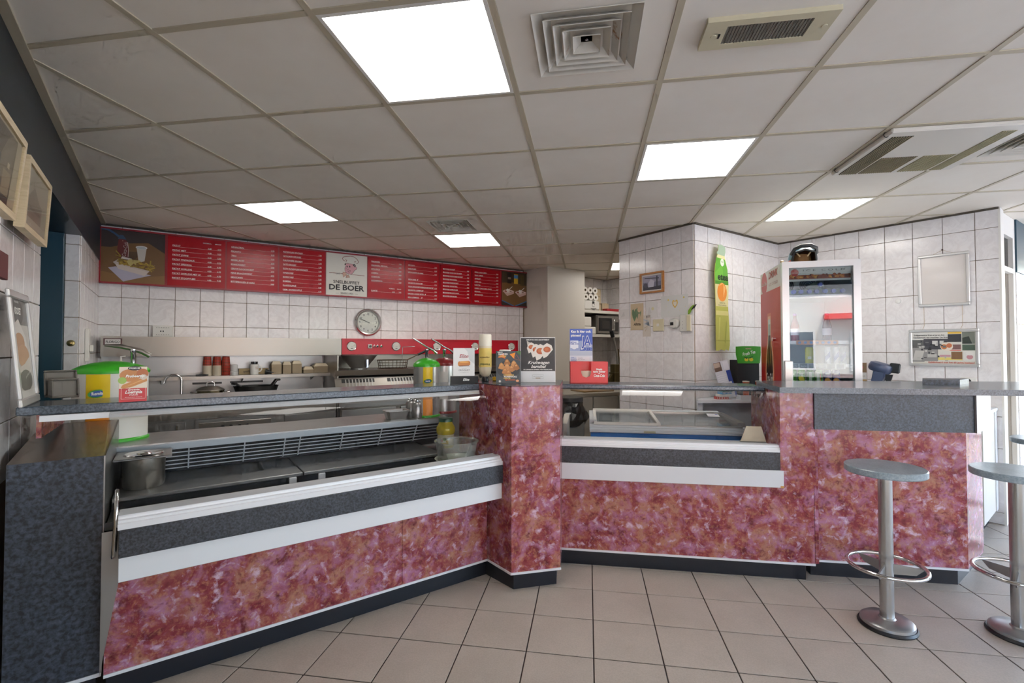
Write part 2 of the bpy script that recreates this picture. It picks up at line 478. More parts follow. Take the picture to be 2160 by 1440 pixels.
wall_back = tiled_wall('wall_back', 'white tiled wall behind the red menu board', F1, -0.02, 4.56, 0.83, CEIL, 0.15, 0.1975, .15, -.5, 5.0,
                       skip=lambda a, b, lo, hi: lo > 1.95 and hi < 2.42)
def pillar_wall():
    pts = [(1.100, 4.855), (1.597, 4.157), (2.799, 4.988), (2.45, 5.55), (2.0, 5.5)]
    bm = bmesh.new(); bm_prism(bm, [(x - 1.597, y - 4.157) for x, y in pts], 'z', 0, 2.6)
    o = to_obj(bm, 'wall_pillar', GROUT, None, loc=(1.597, 4.157, 0))
    tag(o, 'white tiled pillar with children drawings and an iced tea standee', 'wall', None, 'structure')
    for F, s0, s1, ph, p in ((FP1, -0.857, 0.0, -.126, .199), (FP2, 0.0, 1.461, .005, .1955)):
        tiles(o, F, s0, s1, 0.58, CEIL, ph, p, 0.0, None, Matrix.Rotation(F.a, 4, 'Z'))
    return o
wall_pillar = pillar_wall()
wall_right = tiled_wall('wall_right', 'white tiled wall with two silver frames beside the fridge', F3, 0.0, 1.640, 0.0, CEIL, .130, .196, .16, -.75, 1.634,
                        skip=lambda a, b, lo, hi: hi < 0.8 and b < 1.3)
structure(box('trim_1', 1.634, 1.648, -.008, .16, 0, CEIL, OFFWHITE, None, loc=F3.p(0, 0, 0), rz=F3.a))
tag(bpy.data.objects['trim_1'], 'white corner trim at the end of the tiled wall', 'trim')
box('wall_light_stop', 0, .8, 0, .1, 0, 2.6, PLASTER, None, loc=(2.3, 5.5, 0), rz=math.radians(64))  # unseen wall, added to close a leak of outside light behind the pillar
tag(bpy.data.objects['wall_light_stop'], 'unseen plain wall added behind the tiled pillar to stop stray light', 'wall', None, 'structure')

# left wall: tiles, door opening, stub, beam
FW = Frame(*F0.p(0, .035)[:2], 126.45)
wall_left = tiled_wall('wall_left', 'white tiled wall with pale framed pictures', FW, -0.35, 0.945, 0.85, 2.14, .015, .195, .30, -2.6, .945)
wall_stub = tiled_wall('wall_left_stub', 'short tiled wall between the teal door and the menu wall', F0, 2.05, 3.25, 0.83, 2.14, 2.05, .197, .30)
Mj = Matrix.Translation((2.05, 0, 0)) @ Matrix.Rotation(-math.pi / 2, 4, 'Z')
tiles(wall_stub, F0, -.076, 0.0, 0.83, 2.14, -.2, .2, 0.0, None, Mj)
beam = box('trim_2', -2.6, 3.3, -.012, .34, 2.135, CEIL + .1, TEAL_DARK, None, loc=F0.p(0, 0, 0), rz=F0.a)
tag(beam, 'dark teal beam along the top of the tiled wall', 'trim', None, 'structure')
tr = prism('trim_3', [(-.045, CEIL - .004), (.0, CEIL - .004), (0, CEIL + .02), (-.045, CEIL + .02)], 'x', -2.6, 3.2, RAIL, None, loc=F0.p(0, 0, 0), rz=F0.a)
tag(tr, 'beige ceiling edge strip along the teal beam', 'trim', None, 'structure')
def side_door():
    d = tag(bpy.data.objects.new('door_1', None), 'dark teal side door in the tiled wall', 'door', None, 'structure'); COL.objects.link(d)
    d.location = F0.p(0, 0, 0); d.rotation_euler = (0, 0, F0.a)
    box('door_leaf', .945, 2.0, .20, .24, 0, 2.12, TEAL, d)
    box('door_frame', 2.0, 2.05, .076, .26, 0, 2.135, TEAL, d, .003)
    box('edge_strip', 1.955, 1.965, .185, .20, 0, 2.1, CHROME, d)
side_door()

# white column and the niche behind the counter
FC1 = Frame(0.168, 6.727, -48.46); FC2 = Frame(0.479, 6.376, 32.5)
bm = bmesh.new(); bm_prism(bm, [(0, 0), (.311, -.351), (.862, 0), (.45, .75), (-.2, .3)], 'z', 0, 2.6)
tag(to_obj(bm, 'wall_column', CREAM, None, loc=(.168, 6.727, 0)), 'plain cream column at the end of the menu board', 'wall', None, 'structure')
FN = Frame(1.533, 7.663, 34.0)
FN2 = Frame(1.533, 7.663, -55.0)
wall_niche = tiled_wall('wall_niche_back', 'tiled back wall of the storage niche', FN, -1.0, 0.0, 0.83, CEIL, -.1, .199, .12, -1.7, 0.1)
wall_niche2 = tiled_wall('wall_niche_side', 'tiled side wall of the storage niche', FN2, 0.0, 1.0, 0.83, CEIL, .1, .199, .12, -.1, 1.75)

# glass door beyond the right wall
FD = Frame(3.845, 3.745, 34.0)
def glass_door():
    d = tag(bpy.data.objects.new('door_2', None), 'white framed glass door at the edge of the tiled wall', 'door', None, 'structure'); COL.objects.link(d)
    d.location = FD.p(0, 0, 0); d.rotation_euler = (0, 0, FD.a)
    box('door_post', 0.0, .03, .0, .08, 0, 2.47, OFFWHITE, d)
    box('door_post', .50, .57, .0, .125, 0, 2.47, OFFWHITE, d)
    box('door_head', .03, .50, .0, .08, 2.30, 2.47, OFFWHITE, d)
    box('transom', .03, .50, .0, .08, 2.0, 2.04, OFFWHITE, d)
    box('upper_pane', .03, .50, .03, .036, 2.04, 2.30, GLASS_DARK, d)
    box('lower_pane', .03, .50, .03, .036, .1, 2.0, GLASS, d)
    box('bottom_rail', .03, .50, .0, .08, 0, .1, OFFWHITE, d)
    h = tube('handle', [(.10, 0, 1.06), (.10, -.05, 1.06), (.22, -.05, 1.06)], .009, CHROME, d)
glass_door()
wall_far = tiled_wall('wall_far_right', 'tiled wall with a teal band beyond the glass door', FD, .57, 3.4, 0.0, 2.02, .6, .198, .12, top=2.6)
tb = box('trim_4', .57, 3.4, -.012, .0, 2.02, 2.48, TEAL, None, loc=FD.p(0, 0, 0), rz=FD.a); tag(tb, 'teal painted band high on the far tiled wall', 'trim', None, 'structure')

# shop front behind the camera and the window side to the right
FF = Frame(-0.19, -0.51, -9.07)
def shop_front(name, label, F, length, piers, sill=.5, head=2.3):
    o = box(name, 0, length, 0, .12, 0, sill, PLASTER, None, loc=F.p(0, 0, 0), rz=F.a)
    tag(o, label, 'wall', None, 'structure')
    box('window_head', 0, length, 0, .12, head, 2.6, TEAL, o)
    for p in piers: box('window_post', p, p + .07, 0, .12, sill, head, OFFWHITE, o)
    return o
shop_front('wall_front', 'glazed shop front behind the viewer', FF, 7.0, (0, 1.75, 3.5, 5.2, 6.9))
FS = Frame(*FF.p(7.0)[:2], 80.93)
shop_front('wall_side', 'glazed side wall of the shop', FS, 7.2, (0, 1.7, 3.4, 5.1, 7.1))

# ------------------------------------------------------------------ structure: ceiling
LIGHTS = {(1, 0), (3, 2), (5, 4), (-2, 3), (0, 5), (3, 8)}
DIFFUSERS = {(2, 0), (0, 4), (6, 2)}
def make_ceiling_grid():
    o = box('ceiling', -5.5, 8.5, -5.5, 8.0, CEIL + .02, CEIL + .12, CEILM, None, loc=FG.p(0, 0, 0), rz=FG.a)
    tag(o, 'suspended ceiling of square beige boards in a metal grid', 'ceiling', None, 'structure')
    me = None
    cells = [(i, j) for i in range(-7, 11) for j in range(-2, 11)]
    for i, j in cells:
        cs = [FG.p((i + a) * .6, (j + b) * .6) for a in (0, .5, 1) for b in (0, .5, 1)]
        if not any(in_view(c[0], c[1], CEIL, 60) for c in cs): continue
        if (i, j) in LIGHTS or (i, j) == (5, 2): continue
        if (i, j) in ((2, 0), (0, 4), (6, 2)):      # board with a square hole for the air outlet
            bm = bmesh.new(); h = .175
            for a in ((.013, .587, .013, .3 - h), (.013, .587, .3 + h, .587), (.013, .3 - h, .3 - h, .3 + h), (.3 + h, .587, .3 - h, .3 + h)):
                bm_box(bm, a[0], a[1], a[2], a[3], 0, .012)
            t = to_obj(bm, 'ceiling_board', CEILM, o)
        elif me is None:
            t = box('ceiling_board', .011, .589, .011, .589, 0, .012, CEILM, o, .0015); me = t.data
        else: t = link('ceiling_board', me, o)
        t.location = (i * .6, j * .6, CEIL + .004 + random.uniform(-.0006, .0006))
    for i in range(-7, 12): box('ceiling_rail', i * .6 - .012, i * .6 + .012, -1.8, 6.6, CEIL, CEIL + .012, RAIL, o)
    for j in range(-3, 12): box('ceiling_rail', -4.8, 6.6, j * .6 - .012, j * .6 + .012, CEIL + .0004, CEIL + .0125, RAIL, o)
    return o
ceiling = make_ceiling_grid()
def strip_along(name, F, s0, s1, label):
    o = box(name, s0, s1, -.018, 0, CEIL - .012, CEIL + .01, mat('shadow_gap', rgb('#4d463b'), .8), None, loc=F.p(0, 0, 0), rz=F.a)  # dark colour stands in for the shadow line where wall meets ceiling
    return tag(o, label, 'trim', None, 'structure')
strip_along('shadow_line_5', F1, 0, 4.56, 'dark strip painted as the ceiling shadow line above the menu board')
strip_along('shadow_line_6', F3, 0, 1.64, 'dark strip painted as the ceiling shadow line above the silver frames')
strip_along('shadow_line_7', FP1, -.857, 0, 'dark strip painted as the ceiling shadow line above the notes on the pillar')
strip_along('shadow_line_8', FP2, 0, 1.46, 'dark strip painted as the ceiling shadow line above the iced tea standee')

# ------------------------------------------------------------------ ceiling fittings
LIGHT_LABELS = {(1, 0): 'largest glowing square ceiling panel, beside the rusty air outlet', (3, 2): 'glowing ceiling panel in the middle of the room, above the tiled pillar',
    (5, 4): 'glowing ceiling panel near the tiled wall with silver frames, above the fridge', (-2, 3): 'glowing ceiling panel near the fries photo of the menu board',
    (0, 5): 'glowing ceiling panel beside the small air outlet above the menu board', (3, 8): 'small glowing ceiling panel half hidden above the storage niche'}
for (i, j) in sorted(LIGHTS):
    t = thing('ceiling_light', LIGHT_LABELS[(i, j)], 'light', FG.p(i * .6 + .3, j * .6 + .3, CEIL), FG.a, 'square light panels in the ceiling')
    bm = bmesh.new()
    for a in ((-.288, .288, -.288, -.274), (-.288, .288, .274, .288), (-.288, -.274, -.274, .274), (.274, .288, -.274, .274)): bm_box(bm, a[0], a[1], a[2], a[3], -.001, .012)
    to_obj(bm, 'frame', OFFWHITE, t)
    box('diffuser', -.2735, .2735, -.2735, .2735, .002, .008, LAMP, t)
def air_outlet(cell, label, rust):
    i, j = cell
    t = thing('air_outlet', label, 'vent', FG.p(i * .6 + .3, j * .6 + .3, CEIL), FG.a, 'square air outlets in the ceiling')
    Mq = Matrix.Rotation(math.pi / 4, 4, 'Z'); k = math.sqrt(2)
    void = bmesh.new(); bm_lathe(void, [(.172 * k, .021), (.165 * k, .034), (.0, .034)], 4, M=Mq); to_obj(void, 'duct', DARK, t)
    wm = mat('outlet_paint', rgb('#c9c4b8'), 0.45)
    if rust and 'rusty_outlet' not in MATS:
        rm = mat('rusty_outlet', rough=0.5); n, l, b = nodes_of(rm); v = coords(n, l); n1 = noise(n, l, v, 14, 5, .65)
        r = ramp(n, [(.60, rgb('#c9c4b8')), (.70, rgb('#9a6a35'))]); l.new(n1.outputs[0], r.inputs[0]); l.new(r.outputs[0], b.inputs['Base Color'])
    m = MATS['rusty_outlet'] if rust else wm
    def ring(ri, ro, zi, zo, nm, mm):
        b = bmesh.new(); bm_lathe(b, [(ri * k, zi), (ro * k, zo), (ro * k, zo + .003), (ri * k, zi + .003)], 4, M=Mq, close=True)
        vs = b.verts[:]; 
        for q in range(4):
            pass
        return to_obj(b, nm, mm, t)
    ring(.148, .183, .020, -.004, 'flange', wm)
    for q, r in enumerate((.116, .084, .052)): ring(r, r + .031, .026, -.005, 'louvre', m)
    b = bmesh.new(); bm_lathe(b, [(.049 * k, -.005), (.049 * k, -.002), (.020 * k, .018), (.020 * k, .020), (0, .020)], 4, M=Mq, close=True); to_obj(b, 'centre_plate', m, t)
    lathe('screw', [(0, .010), (.006, .012), (.007, .020)], CHROME, t, 10)
    box('bracket', -.003, .003, -.13, .13, .027, .033, STEEL_DARK, t)
air_outlet((2, 0), 'large rusty square air outlet beside the biggest light panel', True)
air_outlet((0, 4), 'small square air outlet above the menu board', False)
air_outlet((6, 2), 'square air outlet cut off at the photo edge beyond the air conditioner', False)
def emergency_light():
    a, b, c, d = 3.172 * .6, 3.86 * .6, .392 * .6, .65 * .6
    t = thing('emergency_light', 'yellowed rectangular emergency light with a ribbed lens', 'light', FG.p((a + b) / 2, (c + d) / 2, CEIL), FG.a)
    w, h = (b - a) / 2, (d - c) / 2; m = mat('yellowed_plastic', rgb('#c4bc9f'), .45)
    bm = bmesh.new(); bm_lathe(bm, [(1.0, -.012), (1.0, .0), ], 4)
    bm.free()
    bm = bmesh.new()
    for q in ((-w, w, -h, -h * .62), (-w, w, h * .62, h), (-w, -w * .66, -h * .62, h * .62), (w * .66, w, -h * .62, h * .62)): bm_box(bm, q[0], q[1], q[2], q[3], -.014, .004)
    to_obj(bm, 'housing', m, t)
    box('lens', -w * .66, w * .66, -h * .62, h * .62, -.010, -.004, mat('grey_lens', rgb('#827d72'), .4), t)
    for q in range(26):
        x = -w * .65 + q * (w * 1.3 / 25); box('rib', x - .0018, x + .0018, -h * .61, h * .61, -.0125, -.009, mat('grey_lens_rib', rgb('#6f6a60'), .4), t)
    for x in (-w * .83, w * .9): lathe('screw', [(0, -.0165), (.009, -.016), (.010, -.014)], m, t, 14, (x, 0, 0))
    box('indicator', -w * .76, -w * .73, -.012, .012, -.0155, -.013, BLACK, t)
emergency_light()
def air_conditioner():
    t = thing('air_conditioner', 'flat ceiling air conditioner cassette with dark slotted grilles', 'air conditioner', FG.p(5.0 * .6, 2.0 * .6, CEIL), FG.a)
    W, H = 1.12 * .6, 1.0 * .6; m = mat('cassette_plastic', rgb('#d6d1c6'), .4)
    box('panel', .012, W, .012, H + .02, -.022, .004, m, t, .006)
    dk = mat('slot_dark', rgb('#4b4332'), .6); ol = mat('slot_olive', rgb('#a39b78'), .6); bar = mat('slot_bar', rgb('#a89b7a'), .5)
    def grille(x0, x1, y0, y1, n, back, barm, along_x=False):
        g = box('grille', x0, x1, y0, y1, -.0235, -.021, back, t)
        for q in range(n):
            x = x0 + (q + .5) * (x1 - x0) / n; w = (x1 - x0) / n * .17
            box('slat', x - w, x + w, y0, y1, -.0262, -.0225, barm, g)
    grille(.045, .145, .07, .60, 8, DARK, bar)
    grille(.155, .34, .36, .60, 16, dk, bar)
    grille(.37, .53, .36, .60, 12, ol, mat('slot_pale', rgb('#b6ae8c'), .5))
    grille(.545, .61, .08, .60, 6, ol, mat('slot_pale', rgb('#b6ae8c'), .5))
    for y in (.06, .55): tube('clip', [(.012 + .012 * math.cos(a), y, -.012 + .014 * math.sin(a)) for a in [q * math.pi / 4 for q in range(8)]], .002, DARK, t, 6, True)
air_conditioner()
# ------------------------------------------------------------------ left serving counter with chilled display
def sheet(name, prof, x0, x1, th, m, parent):
    """a bent sheet: open profile in (y,z) run along x, with thickness"""
    inner = []
    for i, p in enumerate(prof):
        a = prof[max(i - 1, 0)]; b = prof[min(i + 1, len(prof) - 1)]
        dy, dz = b[0] - a[0], b[1] - a[1]; d = math.hypot(dy, dz)
        inner.append((p[0] - dz / d * th, p[1] + dy / d * th))
    bm = bmesh.new(); n = len(prof)
    rows = [[bm.verts.new((x, p[0], p[1])) for p in P] for x in (x0, x1) for P in (prof, inner)]
    a0, a1, b0, b1 = rows
    for i in range(n - 1):
        for q in ((a0[i], b0[i], b0[i + 1], a0[i + 1]), (a1[i], a1[i + 1], b1[i + 1], b1[i]), (a0[i], a0[i + 1], a1[i + 1], a1[i]), (b0[i], b1[i], b1[i + 1], b0[i + 1])): bm.faces.new(q)
    bm.faces.new((a0[0], a1[0], b1[0], b0[0])); bm.faces.new((a0[-1], b0[-1], b1[-1], a1[-1]))
    o = to_obj(bm, name, m, parent); return autosmooth(o, 35)
GP = [(-.132, .738), (-.104, .80), (-.074, .866), (-.046, .935), (-.021, 1.0), (-.004, 1.045), (.012, 1.075), (.035, 1.098), (.066, 1.108), (.10, 1.111)]
def left_counter():
    t = thing('serving_counter', 'long red marbled serving counter with a chilled glass display', 'counter', FL.p(0, 0, 0), FL.a)
    k = box('kickboard', -1.74, .03, .035, .10, 0, .10, KICK, t)
    box('edge_strip', -1.745, -.002, -.004, .02, .096, .108, ALU, t)
    box('front_panel', -1.745, -.535, 0, .018, .108, .53, MARBLE, t); box('front_panel', -.533, 0, 0, .018, .108, .53, MARBLE, t)
    box('white_band', -1.697, .010, -.145, .0, .502, .592, WHITE, t, .002)
    box('granite_band', -1.697, .018, -.152, .0, .592, .695, GRANITE_BAND, t, .002)
    sill = [(-.150, .695), (-.150, .716), (-.140, .718), (-.140, .727), (-.128, .729), (-.126, .742), (-.095, .746), (-.088, .741), (-.05, .745), (-.045, .70), (-.045, .695)]
    prism('sill_profile', sill, 'x', -1.70, .012, ALU, t)
    box('display_pan', -1.745, -.002, -.045, .64, .672, .682, mat('display_pan', rgb('#3c3d38'), .35, .6), t)
    box('pan_front', -1.745, -.002, -.045, -.04, .682, .70, mat('pan_dark', rgb('#23262b'), .4), t)
    box('pan_back', -1.745, -.002, .20, .205, .682, .712, mat('pan_dark', rgb('#23262b'), .4), t)
    for a, b in ((-1.745, -.992), (-.988, -.20)): box('display_shelf', a, b, .195, .60, .712, .73, STEEL, t, .003)
    for x in (-1.04, -.90): box('shelf_bracket', x - .018, x + .018, .19, .20, .672, .712, ALU, t, .003)
    box('grille_back', -1.745, -.002, .62, .63, .70, .885, mat('grille_dark', rgb('#20242b'), .5), t)
    for i in range(6):
        f = i / 5.0; y = .585 - .075 * f; z = .748 + .112 * f
        bm = bmesh.new(); bm_prism(bm, [(y, z), (y + .028, z - .006), (y + .030, z - .002), (y + .002, z + .0045)], 'x', -1.66, -.02); to_obj(bm, 'grille_slat', mat('slat_grey', rgb('#c6ccd3'), .35, .1), t)
    for x in (-1.47, -1.22, -1.02, -.94, -.70, -.46, -.22):
        bm = bmesh.new(); bm_prism(bm, [(.583, .742), (.505, .868), (.512, .868), (.592, .742)], 'x', x - .003, x + .003); to_obj(bm, 'grille_strut', mat('slat_grey', rgb('#c6ccd3'), .35, .1), t)
    box('ledge_fascia', -2.02, -.002, .488, .50, .862, .893, mat('fascia_grey', rgb('#aab2ba'), .4, .1), t)
    box('steel_ledge', -2.02, -.002, .486, .88, .893, .90, STEEL, t)
    box('rear_panel', -2.02, -.002, .86, .88, .02, .893, STEEL_DARK, t)
    box('base_floor', -1.745, -.002, .02, .86, .10, .12, DARK, t)
    box('end_panel', -1.965, -1.95, .12, .60, 1.02, 1.11, MARBLE, t)
    sheet('display_glass', GP, -1.745, -.932, .006, GLASS_DISPLAY, t); sheet('display_glass', GP, -.929, -.006, .006, GLASS_DISPLAY, t)
    prism('glass_rail', [(.075, 1.086), (.105, 1.086), (.105, 1.111), (.08, 1.108)], 'x', -1.95, -.006, ALU, t)
    return t
left_counter()
o = box('worktop', -2.015, -.004, .082, .35, 1.112, 1.145, GRANITE_TOP, None, .004, loc=FL.p(0, 0, 0), rz=FL.a)
tag(o, 'narrow dark granite top above the long glass display', 'worktop')

# end unit with the sloping steel top
def end_unit():
    t = thing('end_cabinet', 'dark granite cabinet with a sloping steel top and side handle', 'cabinet', FL.p(-1.753, .03, 0), FL.a)
    box('granite_front', -.272, -.004, 0, .018, .108, .944, GRANITE_DARK, t)
    bm = bmesh.new(); bm_prism(bm, [(.018, .10), (.57, .10), (.57, 1.010), (.018, .938)], 'x', -.272, -.006); to_obj(bm, 'body', STEEL_DARK, t)
    prism('steel_top', [(0, .944), (.57, 1.016), (.57, 1.010), (.004, .938)], 'x', -.272, 0, make_steel('top_steel', '#a9a29a', .30, (160, 2, 2)), t)
    prism('steel_side', [(0, .102), (.57, .102), (.57, 1.016), (0, .944)], 'x', -.006, .0, STEEL, t)
    box('kickboard', -.272, -.02, .03, .08, 0, .10, KICK, t); box('edge_strip', -.272, -.002, -.004, .018, .094, .108, ALU, t)
    prism('gusset', [(-.002, .12), (-.002, .66), (.056, .66), (.056, .50)], 'y', -.055, -.05, STEEL, t)
    tube('handle', [(.036, -.10, .575), (.040, -.13, .60), (.045, -.14, .70), (.046, -.135, .80), (.044, -.10, .825)], .008, CHROME, t)
end_unit()

# ------------------------------------------------------------------ pillar between the two counters
def counter_pillar():
    t = thing('counter_pillar', 'red marbled pillar where the two counters meet', 'counter', FP.p(0, 0, 0), 0)
    o = (FP.o[0], FP.o[1])
    P = lambda x, y: (x - o[0], y - o[1])
    A = P(-.003, 2.688); B = P(.278, 2.757); C = P(.345, 3.235); D = P(-.345, 3.12); I = P(-.150, 2.867)
    def slab(n, a, b, z0, z1, m, th=.018):
        dx, dy = b[0] - a[0], b[1] - a[1]; d = math.hypot(dx, dy); nx, ny = -dy / d * th, dx / d * th
        return prism(n, [a, b, (b[0] + nx, b[1] + ny), (a[0] + nx, a[1] + ny)], 'z', z0, z1, m, t)
    slab('front_panel', A, B, .108, 1.152, MARBLE)
    slab('side_panel', D, A, .108, 1.150, MARBLE)
    slab('side_panel', B, C, .108, 1.150, MARBLE)
    prism('top', [A, B, C, D], 'z', 1.146, 1.151, GRANITE_TOP, t)
    e = .004
    slab('edge_strip', (A[0], A[1] - e), (B[0] + e, B[1] - e), .096, .108, ALU); slab('edge_strip', I, (A[0] - e, A[1] - e), .096, .108, ALU)
    prism('kickboard', [(A[0] + .012, A[1] + .035), (B[0] - .02, B[1] + .03), (C[0] - .03, C[1]), (I[0] - .01, I[1] + .04)], 'z', 0, .10, KICK, t)
counter_pillar()

# ------------------------------------------------------------------ right counter
def right_counter():
    t = thing('serving_counter', 'short red marbled counter with a white band and glass screen before the freezer', 'counter', FR.p(0, 0, 0), FR.a)
    box('kickboard', -.03, 1.435, .03, .10, 0, .10, KICK, t); box('edge_strip', -.02, 1.475, -.004, .018, .096, .108, ALU, t)
    box('front_panel', -.02, 1.473, 0, .018, .108, .56, MARBLE, t)
    box('white_band', .002, 1.302, -.020, 0, .545, .645, WHITE, t, .002)
    box('chipped_corner', 1.283, 1.3025, -.0205, -.002, .5445, .556, mat('chipboard', rgb('#b98a4c'), .8), t)
    box('granite_band', .002, 1.286, -.012, 0, .645, .750, GRANITE_BAND, t)
    prism('sill_profile', [(-.012, .75), (-.012, .763), (-.006, .765), (-.006, .776), (.004, .778), (.004, .788), (.016, .791), (.030, .789), (.040, .792), (.044, .75)], 'x', .002, 1.286, ALU, t)
    prism('price_holder', [(1.13, .772), (1.283, .772), (1.255, .868), (1.165, .868)], 'y', .20, .206, mat('buff_panel', rgb('#d6c9b0'), .6), t)
    box('holder_foot', 1.13, 1.283, .20, .24, .766, .772, CLEAR, t); box('holder_rail', .002, 1.286, .044, .25, .755, .766, ALU, t)
    box('narrow_panel', 1.286, 1.345, -.014, .0, .645, 1.112, MARBLE, t)
    box('side_panel', 1.286, 1.482, 0, .018, .56, 1.112, MARBLE, t)
    box('inner_panel', 1.286, 1.300, .018, .48, .10, 1.112, MARBLE, t)
    sheet('glass_screen', [(.012, .792), (.06, .872), (.11, .957), (.16, 1.04), (.185, 1.078), (.215, 1.10)], .004, 1.284, .006, GLASS_DISPLAY, t)
    box('end_glass', -.004, .002, .03, .33, .80, 1.09, GLASS_DISPLAY, t)
right_counter()
o = box('worktop', -.03, 1.285, .205, .50, 1.090, 1.122, GRANITE_TOP, None, .008, loc=FR.p(0, 0, 0), rz=FR.a)
tag(o, 'narrow granite shelf above the glass screen before the freezer', 'worktop')

# ------------------------------------------------------------------ bar
def bar():
    t = thing('bar_counter', 'red marbled bar front with a dark granite box under its top', 'counter', FR.p(0, 0, 0), FR.a)
    box('kickboard', 1.49, 2.275, .10, .16, 0, .10, KICK, t); box('edge_strip', 1.505, 2.31, .064, .085, .094, .106, ALU, t)
    box('front_panel', 1.503, 2.31, .07, .088, .106, .96, MARBLE, t)
    box('joint_panel', 1.483, 1.503, .018, .088, .1, 1.112, MARBLE, t)
    d = .39 * math.sqrt(.5)
    prism('side_panel', [(2.31, .07), (2.31 + d, .07 + d), (2.29 + d, .09 + d), (2.29, .09)], 'z', .106, 1.112, MARBLE, t)
    prism('kickboard', [(2.275, .10), (2.275 + d, .10 + d), (2.25 + d, .12 + d), (2.25, .12)], 'z', 0, .1, KICK, t)
    e = .36 * math.sqrt(.5)
    box('granite_box', 1.475, 2.305, -.012, .07, .892, 1.113, GRANITE, t)
    prism('steel_end', [(2.30, -.025), (2.30 + e, -.025 + e), (2.295 + e, -.015 + e), (2.295, -.015)], 'z', .892, 1.113, STEEL_DARK, t)
    box('back_panel', 1.503, 2.5, .40, .42, 0, 1.112, WHITE, t)
bar()
o = prism('bar_worktop', [(1.236, -.150), (3.2, -.150), (3.2, .62), (1.30, .42)], 'z', 1.113, 1.145, GRANITE_TOP, None, loc=FR.p(0, 0, 0), rz=FR.a)
o.data.materials.clear(); o.data.materials.append(GRANITE_TOP)
tag(o, 'long grey granite bar top above the stools', 'worktop')
o = prism('raised_shelf', [(0, 0), (.20, -.03), (.37, .09), (.13, .15)], 'z', 0, .030, GRANITE_DARK, None, loc=(2.50, 2.90, 1.145), rz=0.0)
tag(o, 'low dark slab lying on the bar top', 'slab')

# ------------------------------------------------------------------ bar stools
def stool(x, y, label, first=None):
    if first is None:
        t = thing('bar_stool', label, 'stool', (x, y, 0), 0, 'round steel bar stools')
        lathe('seat', [(.163, .748), (.167, .752), (.167, .777), (.163, .781), (0, .781)], STOOL_TOP, t, 48)
        lathe('seat_plate', [(.07, .738), (.07, .748)], STEEL_DARK, t, 24)
        lathe('pole', [(.0295, .03), (.0295, .748)], make_steel('pole_steel', '#b3b1ae', .25, (120, 120, 2)), t, 24)
        lathe('base_plate', [(.112, .012), (.110, .028), (.100, .036), (.036, .040), (.031, .046), (.0, .046)], STEEL, t, 40)
        lathe('rubber_ring', [(.120, 0), (.122, .006), (.116, .016), (.106, .016)], BLACK, t, 40)
        tube('foot_ring', [(.160 * math.cos(a), .160 * math.sin(a), .294) for a in [2 * math.pi * q / 40 for q in range(40)]], .0095, CHROME, t, 10, True)
        for q in range(3):
            a = math.radians(100 + 120 * q); bm = bmesh.new()
            bm_prism(bm, [(.028, .255), (.028, .305), (.155, .294), (.12, .262)], 'y', -.003, .003, 0, Matrix.Rotation(a, 4, 'Z')); to_obj(bm, 'ring_bracket', STEEL, t)
        return t
    t = first.copy(); COL.objects.link(t); t.location = (x, y, 0); t['label'] = label
    for ch in first.children: c = ch.copy(); COL.objects.link(c); c.parent = t
    return t
s1 = stool(1.848, 2.37, 'round grey bar stool before the red marbled bar, seen whole')
stool(2.416, 2.29, 'round grey bar stool cut by the photo edge, nearer one', s1)
stool(3.44, 3.07, 'farthest bar stool, only its dark seat edge shows beyond the bar', s1)
